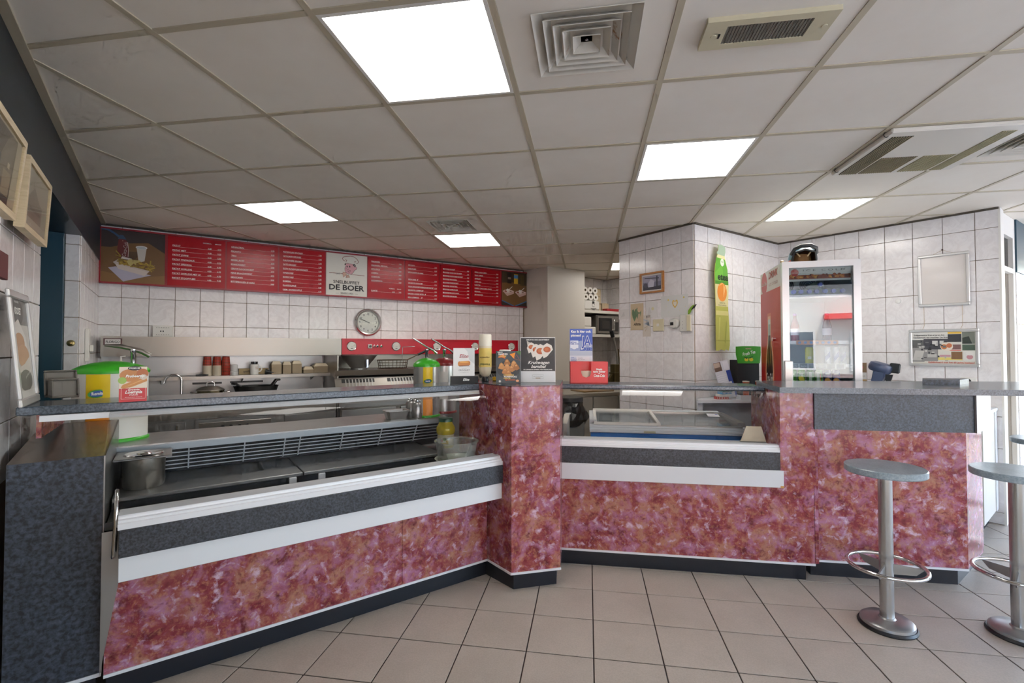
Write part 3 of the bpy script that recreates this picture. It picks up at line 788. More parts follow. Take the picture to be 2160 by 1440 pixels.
# ------------------------------------------------------------------ menu board
def U(pts, x0, x1, z0, z1): return [(x0 + u * (x1 - x0), z0 + v * (z1 - z0)) for u, v in pts]
def fries_photo():
    S = [(rect(0, 0, 1, 1), '#2a1c19'), ([(0, 0), (1, 0), (1, .62), (.73, .80), (.40, .76), (.14, .66), (0, .66)], '#6b4a22'),
         ([(0, 0), (1, 0), (1, .18), (.5, .10), (0, .2)], '#7d5a2c'), ([(.40, .60), (.62, .62), (.50, .42), (.35, .46)], '#4a3115')]
    S += [(stroke([(-.02 + .02, 1.0), (.1, .99), (.2, .93), (.30, .85)], .035), '#2f4f73'), ([(.25, .83), (.38, .83), (.33, .91), (.28, .91)], '#2e4a68')]
    S += [([(.23, .50), (.26, .80), (.27, .83), (.36, .83), (.41, .77), (.42, .50), (.38, .46), (.30, .46)], '#5e1512'), (stroke([(.40, .78), (.415, .65), (.41, .5)], .008), '#c9b8b4'), (circle(.325, .80, .008, 8), '#e3b6a0')]
    S += [([(.54, .70), (.70, .70), (.67, .44), (.62, .42), (.575, .43)], '#b7b1a8'), (circle(.62, .70, .092, 18, .035), '#d3d0ca'), (circle(.62, .695, .078, 18, .026), '#aab0b2')]
    S += [([(.11, .27), (.22, .30), (.78, .17), (.34, .02)], '#a9a4b4')]
    S += [([(.18, .38), (.26, .44), (.27, .36), (.74, .26), (.84, .38), (.73, .22), (.68, .15), (.26, .26), (.22, .34)], '#b5a79b'), ([(.22, .35), (.72, .235), (.68, .15), (.26, .26)], '#c2b5ab'), ([(.32, .50), (.47, .47), (.46, .44), (.3, .46)], '#c9c2ba')]
    rnd = random.Random(3)
    for k in range(46):
        u = rnd.uniform(.27, .80); v = .40 - (u - .27) * .20 + rnd.uniform(-.04, .07); a = rnd.uniform(-.9, .5); L = rnd.uniform(.06, .11)
        S.append((stroke([(u - L / 2 * math.cos(a), v - L / 2 * math.sin(a)), (u + L / 2 * math.cos(a), v + L / 2 * math.sin(a))], .022), rnd.choice(['#8f7420', '#a38526', '#7c641c', '#ad8f33', '#977a22'])))
    S += [(stroke([(.225, .60), (.30, .50)], .022), '#8f7a20'), (stroke([(.22, .52), (.30, .49)], .022), '#83701c'), (stroke([(.76, .36), (.77, .46)], .022), '#96802a')]
    S += [([(.39, .42), (.44, .46), (.52, .45), (.60, .45), (.60, .42), (.54, .39), (.53, .35), (.50, .38), (.45, .32), (.42, .35)], '#b5a462'), (stroke([(.49, .52), (.49, .41)], .006), '#4a1a12')]
    return S
def tray_photo():
    S = [(rect(0, 0, 1, 1), '#3d2e1c'), ([(0, .66), (0, .15), (.5, 0), (1, .18), (1, .62), (.5, .70)], '#73502a'), ([(0, 0), (0, .13), (.45, 0)], '#2b241f'), ([(1, 0), (1, .15), (.55, 0)], '#2b241f')]
    S += [(stroke([(0, .145), (.47, -.0)], .03), '#3f6ea0'), (stroke([(1, .16), (.53, .0)], .03), '#3f6ea0'), (rect(.22, .66, .38, .97), '#241715'), (rect(.24, .78, .36, .84), '#8b7b70'), (rect(.48, .66, .64, .95), '#c9a227'), (rect(.48, .82, .64, .92), '#4f8fc0'), (rect(.74, .62, .88, .94), '#4b3f1c')]
    for x, z in ((.03, .42), (.52, .41)):
        S += [([(x, z), (x + .18, z - .14), (x + .44, z - .06), (x + .45, z + .02), (x + .26, z + .06), (x + .08, z + .04)], '#c9a79c'), ([(x, z), (x + .2, z - .06), (x + .45, z + .02), (x + .26, z + .06)], '#d8c6c0'), ([(x + .06, z), (x + .16, z - .03), (x + .22, z + .0), (x + .14, z + .03)], '#8a3216'), ([(x + .26, z - .01), (x + .36, z), (x + .33, z + .03)], '#6b4a22'), (circle(x + .20, z + .03, .06, 14, .05), '#e2e0d8'), (stroke([(x + .22, z + .03), (x + .38, z + .15)], .02), '#e8e6e0')]
    return S
MENU = [
 (.484, .945, [('PATAT', '3.00', '4.75'), ('PATAT MET', '3.50', '5.25'), ('PATAT JOPPIE', '3.60', '5.35'), ('PATAT PINDASAUS', '4.00', '5.75'), ('PATAT SPECIAAL', '4.25', '6.00'), ('PATAT OORLOG', '4.50', '6.25'), ('PATAT OORLOG MET UI', '4.75', '6.50'), ('PATAT STOOFVLEES', '6.00', '7.50')], 2.325, .0435, 2.372),
 (.957, 1.415, [('GEHAKTBAL', '2.75'), ('PIKANTO', '2.75'), ('TRIO', '2.75'), ('BEREKLAUW', '3.75'), ('KNAKWORST', '2.50'), ('GROVE ROOKWORST', '3.75'), ('FIJNE BRAADWORST', '3.75'), ('MEXICANO', '3.50'), ('BITTERBALLEN (5 stuks)', '3.00')], 2.366, .0429, None),
 (1.427, 1.880, [('RUNDVLEES KROKET', '2.50'), ('GOULASH KROKET', '2.75'), ('KALFSVLEES KROKET', '2.75'), ('SATÉ KROKET', '2.75'), ('ELITE RUNDVLEES KROKET', '3.00'), ('NASISCHIJF', '2.50'), ('BAMISCHIJF', '2.50'), ('BAMIBAL', '2.75'), ('KAASSOUFFLÉ', '2.50'), ('HAM- KAASSOUFFLÉ', '2.75')], 2.371, .0438, None),
 (2.352, 2.785, [('FRIKANDEL', '2.50'), ('FRIKANDEL SPECIAAL', '3.50'), ('SITO STICK', '4.00'), ('LOEMPIA', '4.50'), ('SCHNITZEL', '3.00'), ('SHOARMAROL', '3.50'), None, ('SLAATJE', '2.75', '3.75')], 2.365, .0440, 2.062),
 (2.797, 3.246, [('KIPCORN', '2.75'), ('KIPBURGER', '3.00'), ('KIPNUGGETS (6 stuks)', '4.00'), None, ('VEGA BAMI', '2.75', 'leaf'), ('GROENTE KROKET', '2.75', 'leaf'), ('VEGA DRAADJESVLEESCH KROKET', '2.75', 'leaf'), ('GROENTE LOEMPIA', '4.50', 'leaf'), ('NACHO CHEESE BITES', '4.00', 'leaf'), ("MINI LOEMPIA'S", '3.75', 'leaf')], 2.366, .0432, None),
 (3.258, 3.702, [('BROODJE KROKET', '3.00'), ('BROODJE GOULASH KROKET', '3.25'), ('BROODJE KALFSVLEES KROKET', '3.25'), ('BROODJE FRIKANDEL', '3.00'), ('BROODJE KNAKWORST', '3.00'), ('BROODJE GEHAKTBAL', '3.25'), ('BROODJE HAMBURGER', '4.50'), ('BROODJE BRAADWORST', '4.25'), ('BROODJE KIPBURGER', '4.00')], 2.363, .0428, None),
 (3.714, 4.150, [('COLA / COLA ZERO', '2.50'), ('SINAS / SPRITE', '2.50'), ('APPELSAP', '2.75'), ('CAPRI SUN', '2.00'), ('FUZE TEA', '2.75'), ('CASSIS / CHOCOMEL / FRISTI', '2.75'), ('RED BULL', '2.90'), ('BRONWATER', '2.00'), None, ('KOFFIE', '2.00')], 2.363, .0424, None)]
def menu_board():
    t = thing('menu_board', 'long red menu board with white prices and a chef logo', 'menu board', F1.p(0, 0, 0), F1.a)
    z0, z1 = 1.940, 2.435
    bm = bmesh.new()
    for a in ((-.006, 4.60, z0, z0 + .014), (-.006, 4.60, z1 - .014, z1), (-.006, .010, z0, z1), (4.588, 4.60, z0, z1)): bm_box(bm, a[0], a[1], -.060, -.004, a[2], a[3])
    to_obj(bm, 'frame', REDF, t); box('back_board', 0, 4.59, -.045, -.006, z0 + .01, z1 - .01, REDF, t)
    za, zb = z0 + .014, z1 - .014
    p = box('photo_panel', .010, .464, -.050, -.045, za, zb, paint('#2a1c19'), t)
    prints('fries_picture', [(U(s, .010, .464, za, zb), c) for s, c in fries_photo()], p, -.0502, step=.00004)
    letters('lettering', [('Coca-Cola', .01 + .454 * .375, za + .467 * .50, .030, 'l', {'rot': 1.45, 'shear': .3, 'm': paint('#b9aaa4'), 'width': .13})], p, -.0535)
    p = box('photo_panel', 4.173, 4.588, -.050, -.045, za, zb, paint('#3d2e1c'), t)
    prints('tray_picture', [(U(s, 4.173, 4.588, za, zb), c) for s, c in tray_photo()], p, -.0502, step=.00004)
    for x0, x1, rows, zt, pitch, head in MENU:
        p = box('price_panel', x0, x1, -.050, -.045, za, zb, REDP, t)
        it, ru = [], []; H = .0145; z = zt
        xr = x1 - .035; xm = x1 - .115; xl = x0 + .037
        b = {'bold': .022}
        if head is not None:
            it += [('NORMAAL', xm, head + .004, .0105, 'r', b), ('GROOT', xr, head + .004, .0105, 'r', b)]
        for q, r in enumerate(rows):
            zz = zt - q * pitch
            if r is None: continue
            if head == 2.062 and q == 7: zz = 2.028
            it.append((r[0], xl, zz, H, 'l', b)); ru.append((rect(xl, zz - .0048, xr, zz - .0034), INK_WHITE))
            two = len(r) == 3 and r[2] != 'leaf'
            it.append((r[1], xm if two else xr, zz - .0015, H * .92, 'r', b))
            if two: it.append((r[2], xr, zz - .0015, H * .92, 'r', b))
            if len(r) == 3 and r[2] == 'leaf':
                w = len(r[0]) * .0112; ru.append(([(xl + w + .012, zz), (xl + w + .026, zz + .004), (xl + w + .030, zz + .016), (xl + w + .018, zz + .014)], INK_WHITE))
        letters('lettering', it, p, -.0506); prints('rule_lines', ru, p, -.0504, step=.0)
    # logo panel
    x0, x1 = 1.893, 2.340
    p = box('logo_panel', x0, x1, -.0505, -.045, za, zb, mat('logo_board', rgb('#d9d7cc'), .3), t)
    cx = (x0 + x1) / 2
    br, pk = '#7c2a17', '#cf9aa0'
    f = lambda pts: U(pts, x0, x1, za, zb)
    e = lambda pts: f([((x - 10) / 795, (800 + .063 * (x - 10) - y) / (795 - .022 * (x - 10))) for x, y in pts])
    hat = [(365, 165), (335, 148), (315, 122), (325, 100), (345, 84), (400, 76), (480, 70), (530, 80), (580, 110), (615, 145), (630, 175), (622, 198), (590, 212)]
    head = [(385, 212), (376, 260), (364, 300), (366, 345), (382, 378), (430, 408), (480, 416), (515, 398), (540, 365), (556, 335), (585, 326), (600, 298), (590, 278), (565, 280), (545, 225), (500, 222), (440, 214)]
    S = [(stroke(e(hat), .0055), br), (stroke(e([(370, 125), (392, 150), (385, 190)]), .0045), br), (stroke(e([(410, 147), (392, 152)]), .004), br), (stroke(e([(582, 163), (560, 182), (560, 206)]), .0045), br), (stroke(e([(545, 166), (560, 182)]), .004), br)]
    S += [(e(head), pk), (stroke(e(head[1:14]), .0035), '#262020'), (stroke(e([(384, 212), (440, 214), (545, 228)]), .003), br)]
    S += [(e([(360, 245), (358, 222), (372, 206), (386, 210), (382, 238)]), '#2c2624'), (stroke(e([(395, 212), (405, 200), (425, 200), (432, 212)]), .003), '#2c2624'), (e([(520, 232), (545, 218), (570, 235), (578, 262), (560, 284), (540, 262), (522, 250)]), '#2c2624'), (e([(540, 248), (552, 244), (556, 256), (545, 262)]), '#b9a9a0')]
    S += [(e([(397, 268), (405, 248), (418, 262), (418, 284), (404, 288)]), '#171414'), (e([(446, 268), (456, 246), (470, 262), (470, 284), (454, 288)]), '#171414'), (stroke(e([(384, 302), (400, 318), (425, 326), (442, 316)]), .003), '#262020'), (stroke(e([(396, 350), (425, 356), (450, 350), (468, 338), (474, 355)]), .003), '#262020'), (stroke(e([(425, 357), (440, 376), (462, 374), (468, 345)]), .003), '#262020')]
    S += [(e([(328, 375), (385, 382), (400, 415), (335, 475), (322, 420)]), '#c9a690'), (stroke(e([(328, 375), (385, 382), (400, 415), (335, 475), (322, 400), (328, 375)]), .0035), br), (e([(385, 480), (400, 430), (435, 425), (462, 472)]), '#c9a690'), (stroke(e([(385, 480), (400, 430), (435, 425), (462, 472), (385, 480)]), .0035), br)]
    S += [(stroke(e([(65, 385), (195, 396)]), .006), br), (stroke(e([(285, 402), (325, 406)]), .005), br), (stroke(e([(480, 420), (752, 443)]), .0045), br)] + [(stroke(e([(195 + 27 * q, 400), (208 + 27 * q, 384), (222 + 27 * q, 400), (208 + 27 * q, 420), (195 + 27 * q, 400)]), .0025), '#3a2a26') for q in range(3)] + [(stroke(e([(190, 400), (285, 404)]), .002), '#3a2a26')]
    S += [(e([(190, 767), (252, 770), (252, 774), (190, 771)]), '#55504c'), (e([(562, 788), (620, 792), (620, 796), (562, 792)]), '#55504c')]
    prints('chef_emblem', S, p, -.0507, step=.00004)
    letters('lettering', [('SNELBUFFET', cx - .005, za + .292 * .467, .034, 'c', {'bold': .012, 'width': .287}), ('DE BOER', cx, za + .135 * .467, .060, 'c', {'bold': .028, 'width': .385}), ('SINDS 1955', cx, za + .040 * .467, .020, 'c', {'width': .138})], p, -.0535, INK_BLACK)
menu_board()
def clock():
    t = thing('wall_clock', 'round silver wall clock under the menu board', 'clock', F1.p(2.365, 0, 1.667), F1.a)
    Mx = Matrix.Rotation(math.pi / 2, 4, 'X')
    lathe('rim', [(.125, .0), (.157, .004), (.160, .02), (.154, .036), (.140, .046), (.126, .040), (.122, .03)], mat('clock_silver', rgb('#d2d2d0'), .22, .75), t, 48, M=Mx, close=True)
    lathe('dial', [(.13, .004), (.124, .020), (0, .020)], mat('dial', rgb('#d8d9cc'), .3), t, 48, M=Mx)
    it = []
    for h in range(1, 13):
        a = math.radians(90 - 30 * h); it.append((str(h), .095 * math.cos(a), .095 * math.sin(a) - .011, .024, 'c', {'bold': .01}))
    letters('numerals', it, t, -.0207, INK_BLACK)
    def hand(n, deg, L, w, y):
        a = math.radians(90 - deg); d = (math.cos(a), math.sin(a)); o = prints(n, [(stroke([(-.02 * d[0], -.02 * d[1]), (L * d[0], L * d[1])], w), INK_BLACK)], t, y)
    hand('hour_hand', 294, .075, .006, -.024); hand('minute_hand', 292, .105, .004, -.026); hand('second_hand', 270, .11, .0018, -.028)
    lathe('glass', [(.123, .042), (.08, .045), (0, .046)], GLASS, t, 40, M=Mx, close=True)
clock()
o = thing('fuse_box', 'small white wall controller above the steel hood', 'control box', F1.p(.457, 0, 1.472), F1.a)
box('body', -.078, .078, -.04, -.002, 0, .106, OFFWHITE, o, .003); prints('markings', [(rect(-.02, .045, -.012, .06), INK_BLACK), (rect(-.002, .045, .006, .06), INK_BLACK)] + [(rect(-.05 + .018 * q, .082, -.044 + .018 * q, .088), '#8a8780') for q in range(6)] + [(rect(-.05 + .018 * q, .018, -.044 + .018 * q, .024), '#8a8780') for q in range(6)], o, -.0402)

# ------------------------------------------------------------------ cook line along the menu wall
def hood():
    t = thing('steel_hood', 'long brushed steel hood front above the kitchen shelf', 'hood', F1.p(0, -.2, 0), F1.a)
    box('front', .037, 2.024, 0, .012, 1.295, 1.470, STEEL_WARM, t); box('top', .037, 2.024, .012, .195, 1.462, 1.470, STEEL_WARM, t)
    box('back_splash', .02, 1.87, .185, .195, .86, 1.462, STEEL, t)
    box('end_plate', .037, .047, .012, .195, 1.295, 1.462, STEEL, t)
    p = box('name_plate', .056, .180, -.004, 0, 1.393, 1.452, mat('plate_maroon', rgb('#4a2025'), .4), t)
    prints('plate_print', [(rect(.066, 1.401, .170, 1.444), '#d6d2cf')], p, -.0042); letters('lettering', [('FLORIGO', .118, 1.412, .021, 'c', {'bold': .02, 'width': .092})], p, -.0048, INK_BLACK)
    for a in (rect(.066, 1.440, .078, 1.444), ): pass
hood()
def fryer_panel():
    t = thing('fryer_control_panel', 'long red fryer panel with five round gauges', 'control panel', F1.p(0, -.2, 0), F1.a)
    box('plate', 2.030, 4.335, .006, .19, 1.302, 1.472, REDPANEL, t)
    bm = bmesh.new()
    for a in ((2.030, 4.335, 1.462, 1.474), (2.030, 4.335, 1.300, 1.308), (2.030, 2.040, 1.308, 1.462), (4.325, 4.335, 1.308, 1.462)): bm_box(bm, a[0], a[1], -.004, .006, a[2], a[3])
    to_obj(bm, 'rim', REDPANEL, t)
    Mx = Matrix.Rotation(math.pi / 2, 4, 'X')
    for x in (2.134, 2.638, 3.149, 3.674, 4.232):
        M = Matrix.Translation((x, .006, 1.391)) @ Mx
        g = lathe('gauge', [(.053, 0), (.053, .008), (.049, .012), (.046, .010), (.046, 0)], CHROME, t, 28, M=M, close=True)
        lathe('gauge_dial', [(.046, .0), (.046, .0095), (0, .0095)], mat('gauge_white', rgb('#dbd8cf'), .4), g, 28, M=M)
        S = [(stroke([(x - .01, 1.388), (x + .03, 1.397)], .002), '#5a5652'), (rect(x - .012, 1.362, x + .012, 1.370), '#4a4744'), (stroke([(x + .036 * math.cos(a), 1.391 + .036 * math.sin(a)) for a in [-.2 + .2 * q for q in range(6)]], .004), '#b8a08c'), (stroke([(x + .036 * math.cos(a), 1.391 + .036 * math.sin(a)) for a in [2.0 + .2 * q for q in range(8)]], .0015), '#8d8983')]
        prints('gauge_print', S, g, -.0042)
    s = box('socket', 2.310, 2.356, -.012, .006, 1.367, 1.413, OFFWHITE, t, .004); lathe('switch_knob', [(.013, 0), (.012, .015), (0, .016)], BLACK, s, 16, M=Matrix.Translation((2.334, -.012, 1.390)) @ Mx)
    for x, c in ((2.382, '#7a1a1a'), (2.418, '#1d1d1f'), (2.462, '#12733a')):
        b = lathe('button_ring', [(.014, 0), (.014, .008), (.010, .010)], CHROME, t, 16, M=Matrix.Translation((x, .006, 1.391)) @ Mx); lathe('button', [(.0095, .008), (.009, .016), (0, .017)], paint(c, .3), b, 14, M=Matrix.Translation((x, .006, 1.391)) @ Mx)
fryer_panel()
def fryer():
    t = thing('fryer_range', 'steel fryer range with dark slotted vents below the red panel', 'fryer', F1.p(0, 0, 0), F1.a)
    box('back_wall', 1.90, 4.35, -.02, -.004, .5, 1.30, STEEL_WARM, t)
    box('end_panel', 1.885, 1.90, -.60, -.004, .3, 1.295, STEEL_WARM, t)
    box('top_tray', 1.89, 4.35, -.60, -.02, 1.135, 1.145, STEEL_WARM, t)
    prism('tray_lip', [(-.64, 1.145), (-.60, 1.145), (-.60, 1.09), (-.62, 1.093)], 'x', 1.86, 4.35, STEEL_WARM, t)
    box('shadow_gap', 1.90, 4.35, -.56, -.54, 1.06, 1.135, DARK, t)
    prism('vent_front', [(-.60, 1.065), (-.66, .96), (-.65, .95), (-.58, 1.065)], 'x', 1.86, 4.35, STEEL_WARM, t)
    prism('vent_roof', [(-.60, 1.068), (-.54, 1.09), (-.54, 1.08), (-.60, 1.058)], 'x', 1.86, 4.35, STEEL_WARM, t)
    for x0 in (1.925, 2.39, 2.95, 3.5):
        M = Matrix.Identity(4); bm = bmesh.new()
        v = prism('vent', [(-.606, 1.056), (-.652, .972), (-.646, .969), (-.600, 1.053)], 'x', x0, x0 + .33, mat('vent_black', rgb('#1b1b1a'), .4), t)
        for q in range(9):
            x = x0 + .035 + q * .033; prism('vent_slot', [(-.610, 1.054), (-.654, .974), (-.652, .972), (-.607, 1.053)], 'x', x, x + .010, STEEL_DARK, v)
    box('body', 1.90, 4.35, -.68, -.02, .12, .86, STEEL_WARM, t); box('apron', 1.88, 4.35, -.70, -.68, .78, .86, STEEL, t)
    for x in (2.1, 2.7, 3.3, 3.9): box('cabinet_door', x - .19, x + .36, -.695, -.68, .2, .76, STEEL, t, .004)
fryer()
def funnel():
    t = thing('fry_scoop_funnel', 'wide steel funnel standing on the fryer below the first gauge', 'funnel', F1.p(2.15, -.42, 1.145), F1.a)
    lathe('cone', [(.085, 0), (.085, .012), (.080, .015), (.185, .145), (.19, .150), (.175, .148)], STEEL, t, 32)
    box('clip', .02, .045, -.20, -.12, .02, .11, CHROME, t, .004)
funnel()
def frying_basket(x, label):
    t = thing('fry_basket', label, 'basket', F1.p(x, -.42, 1.145), F1.a)
    bm = bmesh.new(); wire = mat('basket_wire', rgb('#5e5344'), .4, .8)
    for z, r in ((0, .15), (.03, .155), (.06, .16), (.09, .168)):
        bm_tube(bm, [(r * math.cos(a), .12 / .15 * r * math.sin(a), z + .004) for a in [2 * math.pi * q / 24 for q in range(24)]], .0022 if z < .08 else .004, 5, True)
    for q in range(24):
        a = 2 * math.pi * q / 24; bm_tube(bm, [(.15 * math.cos(a), .12 * math.sin(a), 0), (.168 * math.cos(a), .134 * math.sin(a), .094)], .0017, 4)
    for q in range(-5, 6): bm_tube(bm, [(q * .027, -.11, .003), (q * .027, .11, .003)], .0017, 4)
    to_obj(bm, 'wire_bowl', wire, t)
    tube('handle_bar', [(.165, 0, .095), (.30, .02, .15)], .006, wire, t); tube('grip', [(.30, .02, .15), (.48, .05, .225)], .013, BLACK, t)
    tube('hook', [(.06, -.13, .10), (.06, -.135, .235), (.20, -.135, .242)], .004, STEEL, t)
frying_basket(2.52, 'wire frying basket with a black grip on the fryer')
def cook_counter():
    t = thing('kitchen_counter', 'low steel kitchen counter with an oven front and knobs', 'counter', F1.p(0, 0, 0), F1.a)
    box('worktop', .225, 1.855, -.70, -.02, .83, .855, STEEL, t); box('apron', .225, 1.855, -.705, -.70, .775, .855, STEEL_WARM, t)
    box('body', .225, 1.855, -.68, -.02, .08, .83, STEEL_DARK, t)
    d = box('cabinet_door', .24, .645, -.70, -.68, .15, .755, STEEL, t, .004); box('door_handle', .588, .602, -.725, -.70, .66, .73, CHROME, d, .003)
    d = box('oven_front', .715, 1.33, -.70, -.68, .2, .765, STEEL, t, .004); box('control_strip', .74, 1.29, -.704, -.70, .67, .735, STEEL_WARM, d, .002)
    for x in (.916, .976, 1.040, 1.099): lathe('knob', [(.016, 0), (.014, .022), (0, .023)], BLACK, d, 14, M=Matrix.Translation((x, -.704, .692)) @ Matrix.Rotation(math.pi / 2, 4, 'X'))
    d = box('cabinet_door', 1.40, 1.84, -.70, -.68, .15, .755, STEEL, t, .004)
    tube('side_rail', [(.26, -.70, .87), (.4, -.69, .868), (1.7, -.69, .868)], .006, CHROME, t)
cook_counter()
t = thing('wall_shelf', 'narrow steel wall shelf holding cups and paper trays', 'shelf', F1.p(0, 0, 0), F1.a)
box('board', .20, 1.885, -.31, -.022, 1.098, 1.110, STEEL, t); box('front_lip', .20, 1.885, -.316, -.31, 1.080, 1.110, STEEL_WARM, t)
for x in (.45, 1.1, 1.75): prism('bracket', [(-.02, 1.098), (-.28, 1.098), (-.02, 1.03)], 'x', x - .004, x + .004, STEEL_DARK, t)
t = thing('slotted_rail', 'dark slotted rail on the steel splash under the shelf', 'rail', F1.p(0, -.03, 0), F1.a)
for a, b, z in ((.69, .93, 1.02), (1.0, 1.29, 1.022)): box('slot', a, b, -.004, 0.014, z, z + .018, BLACK, t)
# ------------------------------------------------------------------ things on the cook line
def cup_stack(x, label, low):
    t = thing('paper_cup', label, 'cup', F1.p(x, -.19, 1.110), F1.a, 'inverted paper cups on the steel shelf')
    m = mat('tartan_cup', rough=.5)
    if not m.get('done'):
        m['done'] = 1; n, l, b = nodes_of(m); v = coords(n, l, (1, 1, 1))
        w = n.new('ShaderNodeTexWave'); w.wave_type = 'BANDS'; w.bands_direction = 'Z'; w.inputs['Scale'].default_value = 22; l.new(v, w.inputs['Vector'])
        w2 = n.new('ShaderNodeTexWave'); w2.bands_direction = 'X'; w2.inputs['Scale'].default_value = 22; l.new(v, w2.inputs['Vector'])
        r = ramp(n, [(.72, rgb('#b3301f')), (.9, rgb('#2a3a20'))]); l.new(w.outputs[0], r.inputs[0]); r2 = ramp(n, [(.72, (1, 1, 1, 1)), (.92, (.3, .35, .25, 1))]); l.new(w2.outputs[0], r2.inputs[0])
        l.new(mixc(n, l, r.outputs[0], r2.outputs[0], 1.0, 'MULTIPLY'), b.inputs['Base Color'])
    cr = mat('cup_cream', rgb('#c9bca6'), .6)
    prof = []
    for q in range(8): prof += [(.0385 - .0003 * q, .012 * q), (.0375 - .0003 * q, .012 * q + .011)]
    lathe('rims', prof, cr if low else m, t, 28)
    lathe('cup_body', [(.0365, .095), (.030, .178), (.028, .178), (.027, .174), (0, .174)], m, t, 28)
cup_stack(.804, 'stack of inverted tartan paper cups with pale rims, beside the dark knife', True)
cup_stack(.882, 'stack of inverted tartan paper cups with pale rims, middle of three', True)
cup_stack(.955, 'stack of inverted tartan paper cups, red all the way down', False)
t = thing('lid_stack', 'stack of clear grey plastic lids beside the red cups', 'lids', F1.p(1.022, -.19, 1.110), F1.a)  # a stack of lids, drawn as one column
lathe('lid_column', [(.038, 0), (.038, .03), (.033, .034), (.033, .09), (.028, .10), (0, .10)], mat('smoky_plastic', rgb('#b9b7b4'), .3), t, 24)
t = thing('mug', 'white coffee mug holding black spoons on the steel shelf', 'mug', F1.p(1.196, -.19, 1.110), F1.a)
lathe('body', [(.034, 0), (.037, .01), (.040, .10), (.037, .10), (.034, .012), (0, .012)], OFFWHITE, t, 28)
tube('handle', [(.036, 0, .085), (.060, 0, .08), (.064, 0, .05), (.055, 0, .03), (.036, 0, .028)], .006, OFFWHITE, t)
letters('lettering', [('KOP', .016, .068, .009, 'c', {'bold': .02, 'width': .024}), ('SOUP', .018, .052, .009, 'c', {'bold': .02, 'width': .022})], t, -.0395, paint('#9a5a3a'))
for q in range(7):
    a = q * .9; tube('spoon', [(.015 * math.cos(a), .015 * math.sin(a), .03), (.026 * math.cos(a), .026 * math.sin(a), .125)], .006, BLACK, t, 6)
def tray_stack(x, w, h, label):
    t = thing('food_tray', label, 'food tray', F1.p(x, -.16, 1.110), F1.a, 'stacked paper food trays on the shelf')
    bm = bmesh.new(); n = max(3, int(h / .012)); k = h - .03
    for q in range(n):
        z0, z1 = k * q / n, k * (q + .8) / n; bm_box(bm, -w / 2, w / 2, -.05, .05, z0, z1)
    bm_box(bm, -w / 2 + .002, w / 2 - .002, -.048, .048, 0, k); to_obj(bm, 'stack_body', mat('tray_brown', rgb('#9d8d74'), .8), t)
    bm = bmesh.new(); a = [bm.verts.new((sx * w / 2, sy * .05, k)) for sx, sy in ((-1, -1), (1, -1), (1, 1), (-1, 1))]; b = [bm.verts.new((sx * w * .33, sy * .03, h)) for sx, sy in ((-1, -1), (1, -1), (1, 1), (-1, 1))]
    for i in range(4): bm.faces.new((a[i], a[(i + 1) % 4], b[(i + 1) % 4], b[i]))
    bm.faces.new(b); bm.faces.new(a[::-1]); to_obj(bm, 'top_tray', mat('tray_pale', rgb('#c4b79e'), .8), t)
for x, w, h, lab in ((1.392, .092, .125, 'stack of paper food trays nearest the white mug'), (1.490, .078, .120, 'second stack of paper food trays from the white mug'), (1.582, .090, .128, 'third and tallest stack of paper food trays from the mug'),
                     (1.694, .098, .066, 'low stack of paper food trays, second from the fryer'), (1.818, .148, .098, 'wide stack of paper food trays next to the fryer')): tray_stack(x, w, h, lab)
t = thing('cardboard_box', 'opened brown cardboard box lying behind the white mug', 'box', F1.p(1.20, -.075, 1.110), F1.a)
box('carton', -.13, .13, -.04, .04, 0, .055, CARD, t); letters('lettering', [('frietjes', -.09, .012, .02, 'l', {'rot': .25, 'bold': .02})], t, -.0405, paint('#3a2d1c'))
o = tube('ladle_cup', [(1.29, -.20, 1.135), (1.34, -.20, 1.128), (1.41, -.20, 1.122)], [.028, .012, .008], BLACK, None, 10, loc=F1.p(0, 0, 0), rz=F1.a); tag(o, 'black measuring scoop lying beside the white mug', 'scoop')
o = box('knife', .715, .815, -.24, -.215, 1.110, 1.124, BLACK, None, .004, loc=F1.p(0, 0, 0), rz=F1.a); tag(o, 'black handled knife at the end of the steel shelf', 'knife')
def pot():
    t = thing('cooking_pot', 'lidded steel cooking pot under the wall shelf', 'pot', F1.p(.83, -.36, .855), F1.a)
    m = mat('old_steel', rgb('#8d8468'), .25, 1.0)
    lathe('body', [(.10, 0), (.108, .006), (.108, .125), (.112, .13)], m, t, 36); lathe('lid', [(.112, .13), (.110, .137), (.07, .16), (.03, .168), (0, .169)], STEEL_WARM, t, 36)
    tube('lid_knob', [(-.03, 0, .166), (-.028, 0, .195), (-.01, 0, .205), (.01, 0, .205), (.028, 0, .195), (.03, 0, .166)], .006, CHROME, t)
    for s in (-1, 1): tube('handle', [(s * .106, -.03, .10), (s * .15, -.03, .115), (s * .155, .03, .115), (s * .106, .03, .10)], .006, CHROME, t)
pot()
def pan():
    t = thing('roasting_pan', 'black roasting pan with looped handles under the wall shelf', 'pan', F1.p(1.20, -.36, .905), F1.a)
    m = mat('cast_black', rgb('#1a1a1a'), .35)
    lathe('body', [(.145, 0), (.16, .01), (.19, .10), (.195, .105), (.185, .103), (.155, .02), (0, .018)], m, t, 32, sy=.75)
    for s, h in ((1, .155), (-1, .13)): tube('handle', [(s * .13, -.05, .10), (s * .17, -.045, h), (s * .20, 0, h), (s * .17, .045, h), (s * .13, .05, .10)], .010, m, t)
    lathe('stand', [(.15, -.05), (.15, 0)], DARK, t, 24, sy=.75)
pan()
t = thing('kitchen_tap', 'arched steel kitchen tap behind the long counter', 'tap', F1.p(.612, -.38, .855), F1.a)
